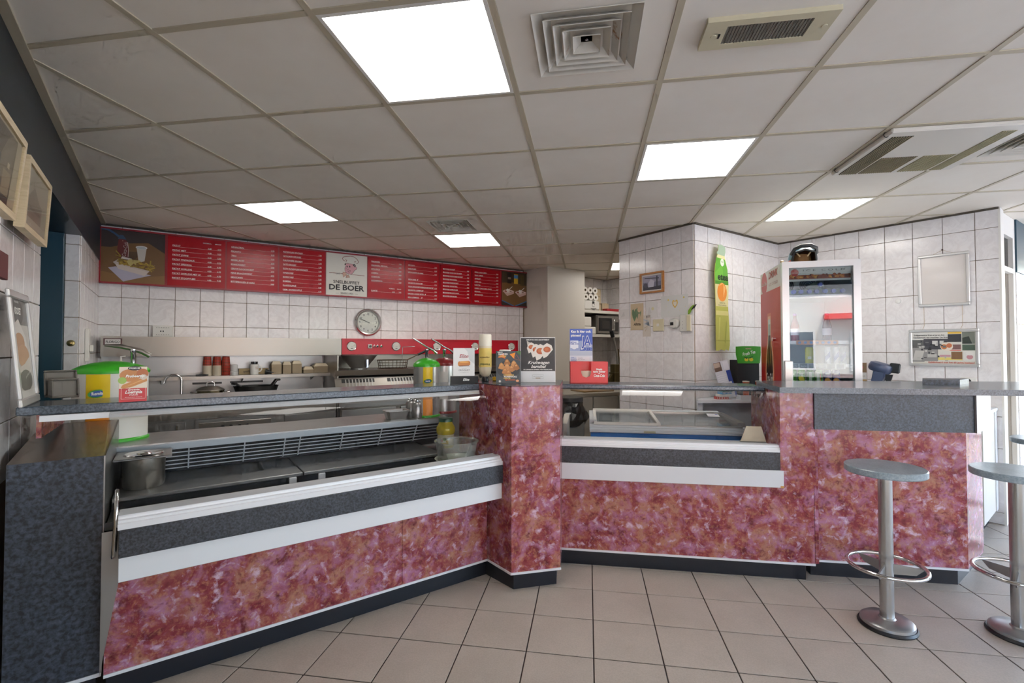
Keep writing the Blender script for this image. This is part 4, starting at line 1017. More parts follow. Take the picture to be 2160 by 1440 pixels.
tube('spout', [(0, 0, 0), (0, 0, .23), (-.008, 0, .258), (-.035, 0, .276), (-.07, 0, .278), (-.10, 0, .262), (-.118, 0, .235), (-.128, 0, .205)], [.010] * 6 + [.009, .011], CHROME, t, 10)
lathe('base_ring', [(.022, 0), (.02, .02), (.011, .03)], CHROME, t, 18)
t = thing('soap_bottle', 'clear pump bottle behind the green lidded dispenser', 'bottle', F1.p(.19, -.35, 1.12), F1.a)
lathe('bottle', [(.035, 0), (.04, .01), (.04, .10), (.018, .13), (.014, .14)], mat('milky_plastic', rgb('#c8c4b4'), .3), t, 20); tube('pump', [(0, 0, .14), (0, 0, .175), (.03, 0, .178)], .007, OFFWHITE, t)
o = box('steel_cabinet', .02, .22, -.62, -.01, .10, 1.12, STEEL_DARK, None, .003, loc=F1.p(0, 0, 0), rz=F1.a); tag(o, 'narrow steel cabinet in the corner under the hood', 'cabinet')
o = thing('wall_socket', 'cream socket box on the short tiled wall', 'socket', F0.p(2.35, 0, 1.39), F0.a); box('plate', -.04, .04, -.03, -.006, -.12, .12, OFFWHITE, o, .004); box('plug', -.02, .02, -.05, -.03, -.05, .0, OFFWHITE, o, .004)
o = thing('door_lock_knob', 'brass key knob on the tiled jamb beside the teal door', 'knob', F0.p(2.05, .0, 1.40), F0.a); lathe('rose', [(.022, .008), (.020, .014), (.009, .016), (.008, .03), (0, .031)], mat('brass', rgb('#8f7f55'), .3, 1.0), o, 18, M=Matrix.Translation((0, .038, 0)) @ Matrix.Rotation(-math.pi / 2, 4, 'Y'))

# ------------------------------------------------------------------ sauce dispensers on the steel ledge behind the glass
def dispenser(F, x, y, rx, ry, label, lid, big):
    t = thing('sauce_dispenser', label, 'dispenser', F.p(x, y, .90), F.a, 'sauce dispensers on the steel ledge')
    rz = -F.a - math.atan2(F.p(x, y)[0], F.p(x, y)[1])        # label side turned to the customers
    M = Matrix.Rotation(rz, 4, 'Z')
    lidm = paint(lid, .3); bodym = make_steel('dispenser_body', '#c2c2c0', .32, (140, 140, 2)) if 'dispenser_body' not in MATS else MATS['dispenser_body']
    body = lathe('body', [(1, .012), (1, .345)], OFFWHITE if big else bodym, t, 40, sx=rx, sy=ry, M=M)
    lathe('base_rim', [(1.05, 0), (1.05, .010), (1.0, .016)], lidm, t, 40, sx=rx, sy=ry, M=M)
    lathe('lid', [(1.04, .340), (1.05, .352), (1.0, .362), (.8, .378), (.5, .392), (.2, .398), (0, .399)], lidm, t, 40, sx=rx, sy=ry, M=M)
    # wrap-around label: yellow above, orange below, oval emblem
    def wrap(n, u0, u1, z0, z1, h, e=.002):
        bm = bmesh.new(); k = 8; a0, a1 = u0, u1; lo, hi = [], []
        for i in range(k + 1):
            a = a0 + (a1 - a0) * i / k - math.pi / 2; p = ((rx + e) * math.cos(a), (ry + e) * math.sin(a)); lo.append(bm.verts.new((*p, z0))); hi.append(bm.verts.new((*p, z1)))
        for i in range(k): bm.faces.new((lo[i], lo[i + 1], hi[i + 1], hi[i]))
        bmesh.ops.transform(bm, matrix=M, verts=bm.verts[:]); return to_obj(bm, n, paint(h, .35), t, True)
    if lid == '#3fae2a':
        c = -.35 if big else .1; w = .32 if big else .36
        wrap('label_top', c - w, c + w, .20, .338, '#e8c81e'); wrap('label_bottom', c - w, c + w, .014, .20, '#e08a1c')
        a = c - math.pi / 2; px, pz, py = rx * math.cos(a), .245, (ry + .004) * math.sin(a)
        ex = .036 if big else .026
        E = prints('emblem', [(circle(px, pz, ex, 24, ex * .55, rot=.12), '#3a8f2c'), (circle(px, pz, ex * .8, 24, ex * .40, rot=.12), '#1f4f9e')], t, py - .002, M)
        letters('lettering', [('Remia', px, pz - ex * .16, ex * .42, 'c', {'bold': .03, 'width': ex * 1.15, 'rot': .08}), ('saus', px, .15, ex * .3, 'c', {'m': INK_BLACK, 'bold': .02})], t, py - .004, INK_WHITE, M)
    else:
        wrap('label_top', -.5, .3, .10, .30, '#c9c6c2')
    # pump lever
    lathe('pump_post', [(.011, .38), (.011, .44), (.014, .445), (.014, .46)], CHROME, t, 14, at=(.085 if big else 0, 0, 0))
    if big: tube('pump_lever', [(.155, .0, .425), (.12, 0, .448), (.08, 0, .462), (.03, 0, .476), (-.03, 0, .480)], [.013, .013, .010, .012, .005], STEEL_WARM, t, 8)
    else: tube('pump_lever', [(.075, 0, .430), (.05, .0, .452), (.0, 0, .475), (-.06, 0, .51), (-.105, 0, .535)], [.012, .007, .006, .006, .004], CHROME, t, 8)
    return t
dispenser(FL, -1.795, .735, .150, .115, 'large white sauce dispenser with a green lid beside the spring roll carton', '#3fae2a', True)
dispenser(FL, -.115, .595, .088, .088, 'round steel sauce dispenser with a green lid beside the croquette sign', '#3fae2a', False)
dispenser(FL, .075, .700, .088, .088, 'round steel sauce dispenser with a red lid behind the croquette sign', '#7d1d20', False)

# ------------------------------------------------------------------ things in and on the left display
t = thing('gastronorm_pot', 'tall steel insert pot with a flat rim in the display', 'pot', FL.p(-1.645, .36, .73), FL.a)
lathe('body', [(.072, 0), (.078, .01), (.082, .14)], STEEL_WARM, t, 36); bm = bmesh.new(); bm_box(bm, -.105, .105, -.10, .10, .140, .148, None, 0, .003); to_obj(bm, 'rim_plate', STEEL, t)
lathe('lid', [(.075, .149), (.07, .153), (.03, .150), (.022, .156), (0, .156)], CHROME, t, 30)
t = thing('mustard_jar', 'yellow piccalilli jar with a green cap behind the clear bowl', 'jar', FL.p(-.105, .33, .73), FL.a)
yel = mat('mustard_glass', rgb('#b8a41c'), .12)
lathe('jar', [(.046, 0), (.052, .008), (.052, .085), (.060, .10), (.060, .125), (.050, .145), (.042, .16), (.042, .17)], yel, t, 36)
lathe('cap', [(.046, .165), (.046, .185), (.043, .189), (0, .189)], paint('#1f5a3c', .35), t, 36)
lathe('paper_label', [(.0528, .02), (.0528, .085)], mat('jar_label', rgb('#d9d3b0'), .5), t, 36, close=True)
prints('label_print', [(circle(.0, .06, .014, 14, .010), '#5c8f3a'), (circle(-.02, .05, .009, 12), '#b23a4a'), (circle(.018, .045, .009, 12), '#c9a81e'), (rect(-.026, .028, .026, .036), '#c9a81e')], t, -.0545, Matrix.Rotation(-FL.a, 4, 'Z'))
t = thing('clear_bowl', 'large clear plastic bowl standing in the display', 'bowl', FL.p(-.175, .060, .696), FL.a)
lathe('bowl', [(.090, .012), (.094, .010), (.108, .03), (.122, .115), (.130, .120), (.130, .128), (.118, .123), (.104, .034), (.088, .016), (0, .022)], CLEAR, t, 48, close=True)
o = lathe('plastic_dish', [(.098, 0), (.125, .036), (.128, .038), (.122, .038), (.095, .006), (0, .006)], mat('milky_sheet', rgb('#b9bfae'), .3), None, 32, loc=FL.p(-.175, .060, .6825), rz=FL.a); tag(o, 'milky plastic dish under the clear bowl', 'dish')
o = prism('paper_card', [(0, 0), (.20, 0), (.085, .10)], 'z', 0, .0015, mat('buff_paper', rgb('#cdb894'), .8), None, loc=FL.p(-.60, -.02, .683), rz=FL.a); tag(o, 'buff paper triangle lying on the display floor', 'paper')
t = thing('metal_tray', 'small crinkled metal tray on the steel ledge', 'tray', FL.p(-.33, .60, .90), FL.a - .1)
bm = bmesh.new(); prof = [(.062, .045, 0), (.078, .058, .052), (.083, .063, .054), (.083, .063, .056), (.074, .054, .054), (.058, .041, .003)]
rows = [[bm.verts.new((sx * a + (0 if True else 0), sy * b, z)) for sx, sy in ((-1, -.7), (-.8, -1), (.8, -1), (1, -.7), (1, .7), (.8, 1), (-.8, 1), (-1, .7))] for a, b, z in prof]
for r0, r1 in zip(rows, rows[1:]):
    for i in range(8): bm.faces.new((r0[i], r0[(i + 1) % 8], r1[(i + 1) % 8], r1[i]))
bm.faces.new(rows[0][::-1]); bm.faces.new(rows[-1]); to_obj(bm, 'body', make_steel('tin', '#b9b6b2', .35, (30, 30, 30)), t)
def shaker(x, y, lab):
    t = thing('steel_shaker', lab, 'shaker', FL.p(x, y, .90), FL.a, 'two steel shakers beside the metal tray')
    lathe('body', [(.036, 0), (.037, .004), (.037, .09), (.028, .105), (.018, .112)], STEEL, t, 28); lathe('cap', [(.022, .110), (.022, .118), (.016, .124), (0, .126)], CHROME, t, 20)
shaker(-.20, .56, 'steel shaker standing nearer, beside the metal tray'); shaker(-.20, .66, 'steel shaker standing behind the other one')
# ------------------------------------------------------------------ drinks fridge
RED = '#b5241f'
def fridge():
    t = thing('drinks_fridge', 'tall glass door drinks fridge with a red printed side', 'fridge', FC.p(0, 0, 0), FC.a)
    W, D, H = .50, .62, 2.0; wm = mat('fridge_white', rgb('#cfd1d0'), .35)
    side = box('side_wall', 0, .025, .0, D, 0, H, wm, t); box('side_wall', W - .025, W, 0, D, 0, H, wm, t)
    box('back_wall', .025, W - .025, D - .03, D, 0, H, wm, t); box('roof', .025, W - .025, 0, D - .03, H - .03, H, wm, t); box('base', .025, W - .025, 0, D - .03, 0, .20, wm, t)
    # printed side
    M = Matrix.Translation((0, D, 0)) @ Matrix.Rotation(-math.pi / 2, 4, 'Z')
    cx = .28
    bot = [(cx - .035, 1.60), (cx - .037, 1.47), (cx - .055, 1.40), (cx - .085, 1.30), (cx - .10, 1.18), (cx - .09, 1.10), (cx - .10, .6), (cx + .10, .6), (cx + .09, 1.10), (cx + .10, 1.18), (cx + .085, 1.30), (cx + .055, 1.40), (cx + .037, 1.47), (cx + .035, 1.60)]
    glow = [(cx + (x - cx) * 1.5, z + (.05 if z > 1.55 else .0)) for x, z in bot]; glow2 = [(cx + (x - cx) * 1.25, z + (.025 if z > 1.55 else .0)) for x, z in bot]
    S = [(rect(.004, .02, D - .004, 1.995), RED), (rect(.004, 1.83, D - .004, 1.995), '#d9d6d0'), (circle(.13, 1.905, .095, 30), '#b5241f'), (glow, '#cf6a44'), (glow2, '#e8b08a'), (bot, '#3a1a10'),
         ([(cx - .035, 1.60), (cx - .037, 1.47), (cx + .037, 1.47), (cx + .035, 1.60)], '#9fb0a4'), (rect(cx - .036, 1.56, cx + .036, 1.60), '#d8ded8'), ([(cx - .045, 1.44), (cx - .08, 1.30), (cx - .03, 1.20), (cx - .02, 1.42)], '#7a4a1c'), ([(cx + .02, 1.43), (cx + .03, 1.22), (cx + .055, 1.28), (cx + .04, 1.41)], '#a5641e'), (stroke([(cx - .025, 1.58), (cx - .03, 1.46), (cx - .06, 1.36)], .008), '#c9d6cc'), ([(cx - .10, 1.19), (cx + .10, 1.19), (cx + .10, 1.16), (cx - .10, 1.16)], '#241008')]
    prints('side_print', S, side, -.0004, M, .00005)
    letters('lettering', [('DRINK', .42, 1.925, .055, 'c', {'bold': .015, 'shear': .25, 'width': .27, 'm': paint('#b5372f')}), ('ICE COLD', .42, 1.865, .024, 'c', {'width': .26, 'm': paint('#b98a84')}), ('Coca-Cola', .13, 1.890, .032, 'c', {'shear': .3, 'bold': .01, 'width': .16}), ('Coca-Cola', cx, 1.085, .085, 'c', {'shear': .3, 'bold': .015, 'width': .19})], side, -.0025, INK_WHITE, M)
    # door
    dm = mat('door_alu', rgb('#d3d5d6'), .28, .4); bm = bmesh.new()
    for a in ((0, W, .05, .10), (0, W, 1.955, 2.0), (0, .045, .10, 1.955), (W - .045, W, .10, 1.955)): bm_box(bm, a[0], a[1], -.045, -.002, a[2], a[3])
    d = to_obj(bm, 'door', dm, t)
    box('door_glass', .045, W - .045, -.030, -.024, .10, 1.955, GLASS_FRIDGE, d)
    box('door_handle', .003, .060, -.066, -.045, .80, 1.275, ALU_FRAME, d, .006)
    lathe('hinge_cap', [(.012, 0), (.012, .012), (.006, .016), (0, .016)], mat('brassy', rgb('#b0a080'), .3, .8), d, 14, at=(.006, -.02, 2.0))
    lathe('side_knob', [(.014, 0), (.014, .02), (0, .021)], CHROME, t, 14, M=Matrix.Translation((0, .17, 1.437)) @ Matrix.Rotation(-math.pi / 2, 4, 'Y'))
    # header
    h = box('header_panel', .045, W - .045, .004, .03, 1.862, 1.965, mat('header', rgb('#d0d8d6'), .4), t)
    rnd = random.Random(5); S = [(rect(.046, 1.875, .454, 1.905), '#8a3d10')]
    for q in range(40): x = .05 + q * .0101; S.append((circle(x, 1.897 + rnd.uniform(-.012, .008), rnd.uniform(.008, .014), 7, rnd.uniform(.006, .012)), rnd.choice(['#a5501a', '#c07828', '#7a3510', '#d19a4a', '#5c270c'])))
    S.append((circle(.095, 1.925, .026, 22), '#b02a24')); prints('header_print', S, h, .0038, step=.00004)
    letters('lettering', [('I C E   C O L D', .285, 1.932, .014, 'c', {'width': .27, 'm': paint('#3e4a4a')}), ('Coca-Cola', .095, 1.918, .012, 'c', {'shear': .3, 'width': .044})], h, .0018)
    # interior
    f = box('fan_housing', .03, .34, .30, .50, 1.79, 1.95, mat('fan_grey', rgb('#b9c2c0'), .4), t)
    for x in (.11, .265):
        M2 = Matrix.Translation((x, .298, 1.865)) @ Matrix.Rotation(math.pi / 2, 4, 'X')
        g = lathe('fan', [(.058, 0), (.058, .004), (0, .004)], BLACK, f, 24, M=M2)
        for r in (.018, .032, .046): lathe('fan_ring', [(r, .004), (r + .003, .004), (r + .003, .006), (r, .006)], mat('ring_grey', rgb('#7d8583'), .4), g, 24, M=M2, close=True)
    for z in (1.755, 1.415, 1.245, 1.095):
        s = box('shelf', .03, W - .03, .03, .50, z - .010, z, mat('shelf_white', rgb('#c9cfce'), .4), t); box('shelf_edge', .03, W - .03, .022, .03, z - .018, z + .006, ALU, s)
    p = box('price_strip', .06, .42, .016, .022, 1.215, 1.255, mat('strip_grey', rgb('#aeb4b4'), .4), t)
    prints('price_cards', [(rect(.066 + q * .059, 1.219, .114 + q * .059, 1.251), '#7b8283') for q in range(6)], p, .0157)
    letters('lettering', [('Minute Maid', .090 + q * .059, 1.231, .008, 'c', {'width': .036}) for q in range(6)], p, .0150)
    p = box('orange_strip', .105, .375, .016, .022, 1.392, 1.424, paint('#c98a5a', .4), t); prints('cap_icons', [(circle(.125 + q * .038, 1.408, .011, 12, .009), '#5a7fae') for q in range(7)], p, .0157)
    lamp = box('inner_lamp', .032, .044, .035, .05, .35, 1.85, mat('fridge_led', rgb('#ffffff'), .5, emit=(1, 1, 1, 1), estr=4.0), t)
fridge()
GRP = 'water bottles lying in the fridge'
def lying_bottle(x, z, label):
    t = thing('water_bottle', label, 'bottle', FC.p(x, .06, z), FC.a, GRP)
    M = Matrix.Rotation(-math.pi / 2, 4, 'X'); blue = paint('#2b49a8', .3)
    lathe('bottle', [(.012, .0), (.013, .02), (.030, .06), (.031, .20), (.029, .22), (0, .222)], mat('bottle_haze', rgb('#8fa39c'), .15), t, 18, M=M)
    lathe('cap', [(.0, -.016), (.0145, -.015), (.0155, -.012), (.0155, .008)], blue, t, 18, M=M)
names = ['first', 'second', 'third', 'fourth', 'fifth', 'sixth', 'seventh']
for q, x in enumerate((.102, .150, .206, .253, .309, .362, .421)):
    lying_bottle(x, 1.7875, 'blue capped water bottle on the top fridge shelf, %s from the hinge side' % names[q])
lying_bottle(.276, 1.838, 'blue capped water bottle lying on top of the others')
def can(x, y, z, cols, label, group, r=.0255, h=.112):
    t = thing('drink_can', label, 'can', FC.p(x, y, z), FC.a, group)
    lathe('body', [(r * .85, 0), (r, .008), (r, h - .012), (r * .82, h), (r * .78, h - .003), (0, h - .003)], paint(cols[0], .25), t, 24)
    M = Matrix.Rotation(-.25, 4, 'Z'); prints('print', [(s, c) for s, c in cols[1]], t, -r - .0006, M)
GC = 'cans on the lowest visible fridge shelf'
lemon = lambda w: [(circle(0, .045, .017, 16, .022, rot=.6), '#e0cf2e'), (rect(-.015, .075, .012, .085), '#e8efe0')]
can(.092, .07, 1.095, ('#4f9a2f', [(rect(-.014, .02, .012, .03), '#d8e8c0'), (rect(-.012, .07, .012, .085), '#cfe6b8')]), 'green drink can nearest the fridge hinge', GC)
can(.150, .07, 1.095, ('#5aa532', lemon(1)), 'green drink can with a big yellow lemon', GC)
can(.208, .07, 1.095, ('#3f8f35', [(rect(-.008, .015, .010, .095), '#cfe0cf')]), 'green drink can with a white stripe, third from hinge', GC)
can(.262, .07, 1.095, ('#449638', [(rect(-.012, .015, .006, .095), '#d4e2d0'), (rect(.009, .03, .014, .08), '#c04a2a')]), 'green drink can with white and red stripes', GC)
orange = [(circle(0, .035, .019, 18), '#d98a24'), (circle(0, .035, .012, 16), '#e8b04a'), (rect(-.014, .075, .014, .09), '#e0e6ee')]
can(.320, .07, 1.095, ('#27457f', orange), 'blue juice can with an orange slice, fifth from hinge', GC)
can(.376, .07, 1.095, ('#2a4d86', orange), 'blue juice can with an orange slice, last in row', GC)
GD = 'cans on the middle fridge shelf'
can(.210, .09, 1.245, ('#c9c23a', [(rect(-.012, .04, .012, .06), '#e8e6c0')]), 'pale yellow can alone on the middle fridge shelf', GD, .027, .13)
for q, (x, n) in enumerate(((.330, 'nearer the yellow can'), (.385, 'in the middle'), (.432, 'next to the fridge wall'))):
    can(x, .09, 1.245, ('#b9bfc8', [([(-.015, .02), (.015, .06), (.015, .10), (-.015, .06)], '#2b3f8a')]), 'slim silver and blue can on the middle shelf, ' + n, GD, .021, .13)
def standing_bottle(x, y, z, c, label):
    t = thing('drink_bottle', label, 'bottle', FC.p(x, y, z), FC.a, 'bottles standing in the fridge')
    lathe('bottle', [(.026, 0), (.029, .01), (.029, .12), (.022, .15), (.012, .18), (.011, .20)], paint(c, .2), t, 20); lathe('cap', [(.013, .20), (.013, .215), (0, .216)], paint('#8a2f86', .3), t, 16); lathe('label', [(.0295, .05), (.0295, .10)], paint('#d9d2e0', .5), t, 20, close=True)
standing_bottle(.345, .14, 1.415, '#2a2026', 'dark bottle with purple cap standing in the fridge'); standing_bottle(.13, .14, 1.415, '#7a1f26', 'dark red bottle standing in the fridge near its hinge')
def helmet():
    t = thing('motor_helmet', 'open face motor helmet in blue and red on the fridge', 'helmet', FC.p(.215, .24, 2.0), FC.a - .1)
    bm = bmesh.new(); seg, rings = 32, 14
    def P(i, j, k=1.0):
        th = math.pi * .5 * (1 - j / rings * 1.42); ph = 2 * math.pi * i / seg
        return (.098 * k * math.cos(th) * math.cos(ph), .118 * k * math.cos(th) * math.sin(ph), .07 + .095 * k * math.sin(th))
    def face_hole(p): return p[1] < -.035 and p[2] < .115 and abs(p[0]) < .075
    for k, mi in ((1.0, 0), (.92, 2)):
        vs = [[bm.verts.new(P(i, j, k)) for i in range(seg)] for j in range(1, rings + 1)]
        for j in range(rings - 1):
            for i in range(seg):
                q = [vs[j][i], vs[j][(i + 1) % seg], vs[j + 1][(i + 1) % seg], vs[j + 1][i]]
                c = sum((v.co for v in q), Vector()) / 4
                if face_hole(c): continue
                f = bm.faces.new(q); f.material_index = mi if mi == 2 else (1 if (c.x < -.03 and c.z < .06) else 0)
        top = bm.verts.new((0, 0, .07 + .095 * k)); 
        for i in range(seg): f = bm.faces.new((vs[0][i], vs[0][(i + 1) % seg], top)); f.material_index = mi
    bmesh.ops.remove_doubles(bm, verts=bm.verts[:], dist=.0001)
    o = to_obj(bm, 'shell', [paint('#2f5f74', .2), paint('#a8262c', .25), mat('helmet_lining', rgb('#6e4a2a'), .8)], t, True)
    tube('visor_peak', [(-.085, -.06, .095), (-.07, -.115, .125), (-.03, -.145, .14), (.03, -.145, .14), (.07, -.115, .125), (.085, -.06, .095)], [.012, .014, .016, .016, .014, .012], BLACK, t, 8)
    tube('edge_trim', [(-.078, -.05, .0), (-.08, -.07, .05), (-.07, -.09, .10), (0, -.108, .118), (.07, -.09, .10), (.08, -.07, .05), (.078, -.05, .0)], .009, BLACK, t, 8)
    lathe('inner_pad', [(.06, .0), (.068, .03), (.06, .085), (0, .10)], mat('pad_brown', rgb('#7d5c38'), .9), t, 20, at=(0, .03, .01))
    for a in (-.25, .25): tube('strap', [(a * .2, -.05, .11), (a * .1, -.055, .075)], .005, paint('#c9b48a'), t, 6)
helmet()

# ------------------------------------------------------------------ chest freezer behind the right counter
def freezer():
    t = thing('chest_freezer', 'white and blue chest freezer with sliding glass lids', 'freezer', FR.p(.180, .465, 0), FR.a)
    L, D, H = 1.08, .60, .83
    bl = mat('freezer_blue', rgb('#3f86d6'), .35); wm = mat('freezer_white', rgb('#d8dde0'), .35)
    box('body', .01, L - .01, .02, D - .01, .06, .757, bl, t); box('plinth', .03, L - .03, .05, D - .04, 0, .06, BLACK, t)
    prism('front_rim', [(.0, .757), (-.010, .762), (-.010, .778), (.004, .782), (.004, .794), (.014, .797), (.014, .808), (.03, .815), (.06, .757)], 'x', 0, L, wm, t)
    box('side_rim', 0, .05, .06, D, .757, .84, wm, t); box('side_rim', L - .05, L, .06, D, .757, .84, STEEL_DARK, t); box('back_rim', .05, L - .05, D - .05, D, .757, .855, wm, t)
    box('tub', .05, L - .05, .06, D - .05, .757, .765, mat('tub_grey', rgb('#c2c8ca'), .5), t)
    a = prism('glass_lid', [(.03, .818), (D - .05, .846), (D - .05, .850), (.03, .822)], 'x', .03, .50, GLASS, t)
    b = prism('glass_lid', [(.03, .806), (D - .05, .833), (D - .05, .837), (.03, .810)], 'x', .47, L - .03, GLASS, t)
    for o_, x0, x1, dz in ((a, .03, .50, .0), (b, .47, L - .03, -.013)):
        bm = bmesh.new()
        for xa, xb in ((x0, x0 + .022), (x1 - .022, x1)): bm_prism(bm, [(.02, .814 + dz), (D - .04, .843 + dz), (D - .04, .858 + dz), (.02, .829 + dz)], 'x', xa, xb)
        bm_box(bm, x0, x1, D - .075, D - .04, .842 + dz, .862 + dz); bm_box(bm, x0, x1, .015, .04, .812 + dz, .830 + dz); to_obj(bm, 'lid_frame', OFFWHITE if dz == 0 else STEEL_DARK, o_)
    p = box('tape', .38, .46, -.0115, -.010, .764, .777, mat('tape', rgb('#b4b296'), .5), t)
    s = prints('price_list', [(rect(.0, 0, .085, .07), '#d5d6dc'), (rect(.06, .04, .08, .055), '#5c6cae')], b, 0, Matrix.Translation((.90, .34, .842)) @ Matrix.Rotation(-1.35, 4, 'X'))
freezer()
# ------------------------------------------------------------------ things on the counter tops
def spring_roll_box():
    t = thing('snack_carton', 'red and white spring roll carton on the granite top', 'carton', (-1.572, 1.975, 1.145), math.radians(40))
    w, h, d = .045, .143, .036
    c = box('carton', -w, w, -d / 2, d / 2, 0, h, paint('#d8d2c8', .35), t)
    S = [(rect(-w, 0, w, .062), '#b3161c'), (rect(-w, .055, w, h), '#d9cbb8'), (circle(-.01, .108, .034, 18, .026), '#b5763c'), (circle(.03, .115, .02, 14), '#a55a28'), (circle(-.035, .088, .014, 10), '#8fae4a'), (circle(.004, .137, .022, 18, .009), '#1a1716'),
         ([(-.04, .058), (-.034, .07), (.02, .094), (.044, .094), (.046, .083), (.0, .062), (-.03, .054)], '#b87a3c'), ([(-.03, .06), (.02, .086), (.04, .09), (.0, .072)], '#d09a5a'), (stroke([(-.038, .012), (.04, .012), (.04, .055)], .0012), '#e8d8d0'), (stroke([(-.038, .012), (-.038, .055)], .0012), '#e8d8d0'), (circle(w - .012, .10, .012, 10), '#c9b9a8')]
    prints('front_print', S, c, -d / 2 - .0002, step=.00005)
    letters('lettering', [('PREMIUM', .004, .1345, .006, 'c', {'bold': .02}), ('Probeertip', .006, .100, .011, 'c', {'shear': .3, 'bold': .03, 'width': .062}), ('Groente', .002, .046, .008, 'c', {'shear': .3, 'bold': .02}), ('Loempia', .002, .034, .013, 'c', {'shear': .3, 'bold': .03, 'width': .056}), ('Deluxe', .002, .025, .007, 'c', {'shear': .3}), ('MET KNAPPERIGE GROENTEN', .002, .017, .003, 'c')], c, -d / 2 - .0018)
spring_roll_box()
def croquette_sign():
    t = thing('table_sign', 'white croquette sign in a black stand on the counter', 'sign', (-.300, 2.985, 1.145), math.radians(12))
    prism('stand', [(-.026, 0), (.026, 0), (.014, .045), (.004, .048), (-.012, .046)], 'x', -.086, .086, BLACK, t)
    p = box('card', -.068, .066, .0, .004, .046, .222, mat('card_white', rgb('#dcdcd9'), .35), t)
    S = [([(.03, .15), (.066, .12), (.066, .222), (.0, .222), (.02, .2)], '#c5c9c8'), ([(-.038, .112), (-.04, .128), (-.034, .138), (.028, .142), (.038, .135), (.038, .118), (.03, .111), (-.03, .108)], '#b8701e'), ([(-.036, .112), (.036, .116), (.03, .110), (-.03, .107)], '#7c4612'), (circle(.0, .134, .03, 16, .005), '#d89a3c'), (rect(-.03, .104, .036, .107), '#b7b7b4')]
    prints('card_print', S, p, -.0002, step=.00006)
    letters('lettering', [('Elite', -.002, .160, .024, 'c', {'shear': .3, 'bold': .0, 'width': .056, 'm': paint('#a92a35')}), ('AMBACHTELIJKE', 0, .093, .003, 'c', {'m': paint('#8a8a88')}), ('CROQUET', 0, .079, .009, 'c', {'width': .070, 'm': paint('#55565a')}), ('Met echt rundvlees, op ambachtelijke', 0, .070, .0028, 'c', {'m': paint('#7a7a7a')}), ('wijze gemaakt', 0, .065, .0028, 'c', {'m': paint('#7a7a7a')})], p, -.0022)
    letters('lettering', [('Elite', .01, .018, .016, 'c', {'shear': .3, 'bold': .02, 'width': .040})], t, -.0225, INK_WHITE, Matrix.Identity(4))
croquette_sign()
t = thing('sauce_bottle', 'cream squeeze bottle standing upside down on the pillar top', 'bottle', (-.172, 3.055, 1.151), 0)
lathe('foot_cap', [(.022, 0), (.024, .006), (.021, .033), (.020, .034)], BLACK, t, 24)
lathe('bottle', [(.020, .034), (.036, .052), (.041, .085), (.041, .225), (.039, .232)], mat('sauce_cream', rgb('#d3c6ac'), .3), t, 32)
lathe('big_cap', [(.0415, .228), (.0425, .236), (.0405, .298), (.036, .304), (0, .305)], mat('cap_cream', rgb('#ddd7c6'), .35), t, 32)
lathe('paper_label', [(.0415, .095), (.0415, .215)], mat('label_yellow', rgb('#dcc268'), .45), t, 32, close=True)
letters('lettering', [('Voordeel', .0, .118, .013, 'c', {'shear': .3, 'bold': .02, 'width': .064, 'rot': math.pi, 'm': paint('#3a4a1c')}), ('mayonaise', .0, .160, .010, 'c', {'shear': .3, 'bold': .02, 'width': .06, 'rot': math.pi, 'm': paint('#4a3a18')})], t, -.0425)
t = thing('white_bottle', 'white plastic bottle half hidden behind the black nacho card', 'bottle', (-.045, 3.10, 1.151), 0)
lathe('body', [(.036, 0), (.038, .006), (.038, .165), (.036, .17)], mat('bottle_white', rgb('#d5d3d0'), .35), t, 28); lathe('cap', [(.038, .172), (.038, .20), (.034, .206), (0, .207)], mat('cap_white', rgb('#dcdad6'), .35), t, 28)
prints('ring_print', [(stroke(circle(-.012, .10, .022, 18, a0=1.2, a1=5.0), .004), '#b8323a')], t, -.0385)
o = box('yellow_clip', -.03, .03, -.012, .012, 0, .028, paint('#d9a81c', .4), None, .004, loc=(-.098, 3.125, 1.151)); tag(o, 'small yellow clip between the cream bottle and nacho card', 'clip')
o = box('blue_carton', -.025, .025, -.02, .02, 0, .095, paint('#1f5566', .4), None, .002, loc=(.062, 3.105, 1.151)); tag(o, 'small dark blue carton behind the nacho card', 'carton')
o = box('red_scraper', -.02, .02, -.01, .01, 0, .012, paint('#a8242a', .4), None, .003, loc=(-.235, 3.10, 1.151)); tag(o, 'small red lid behind the croquette sign stand', 'lid')
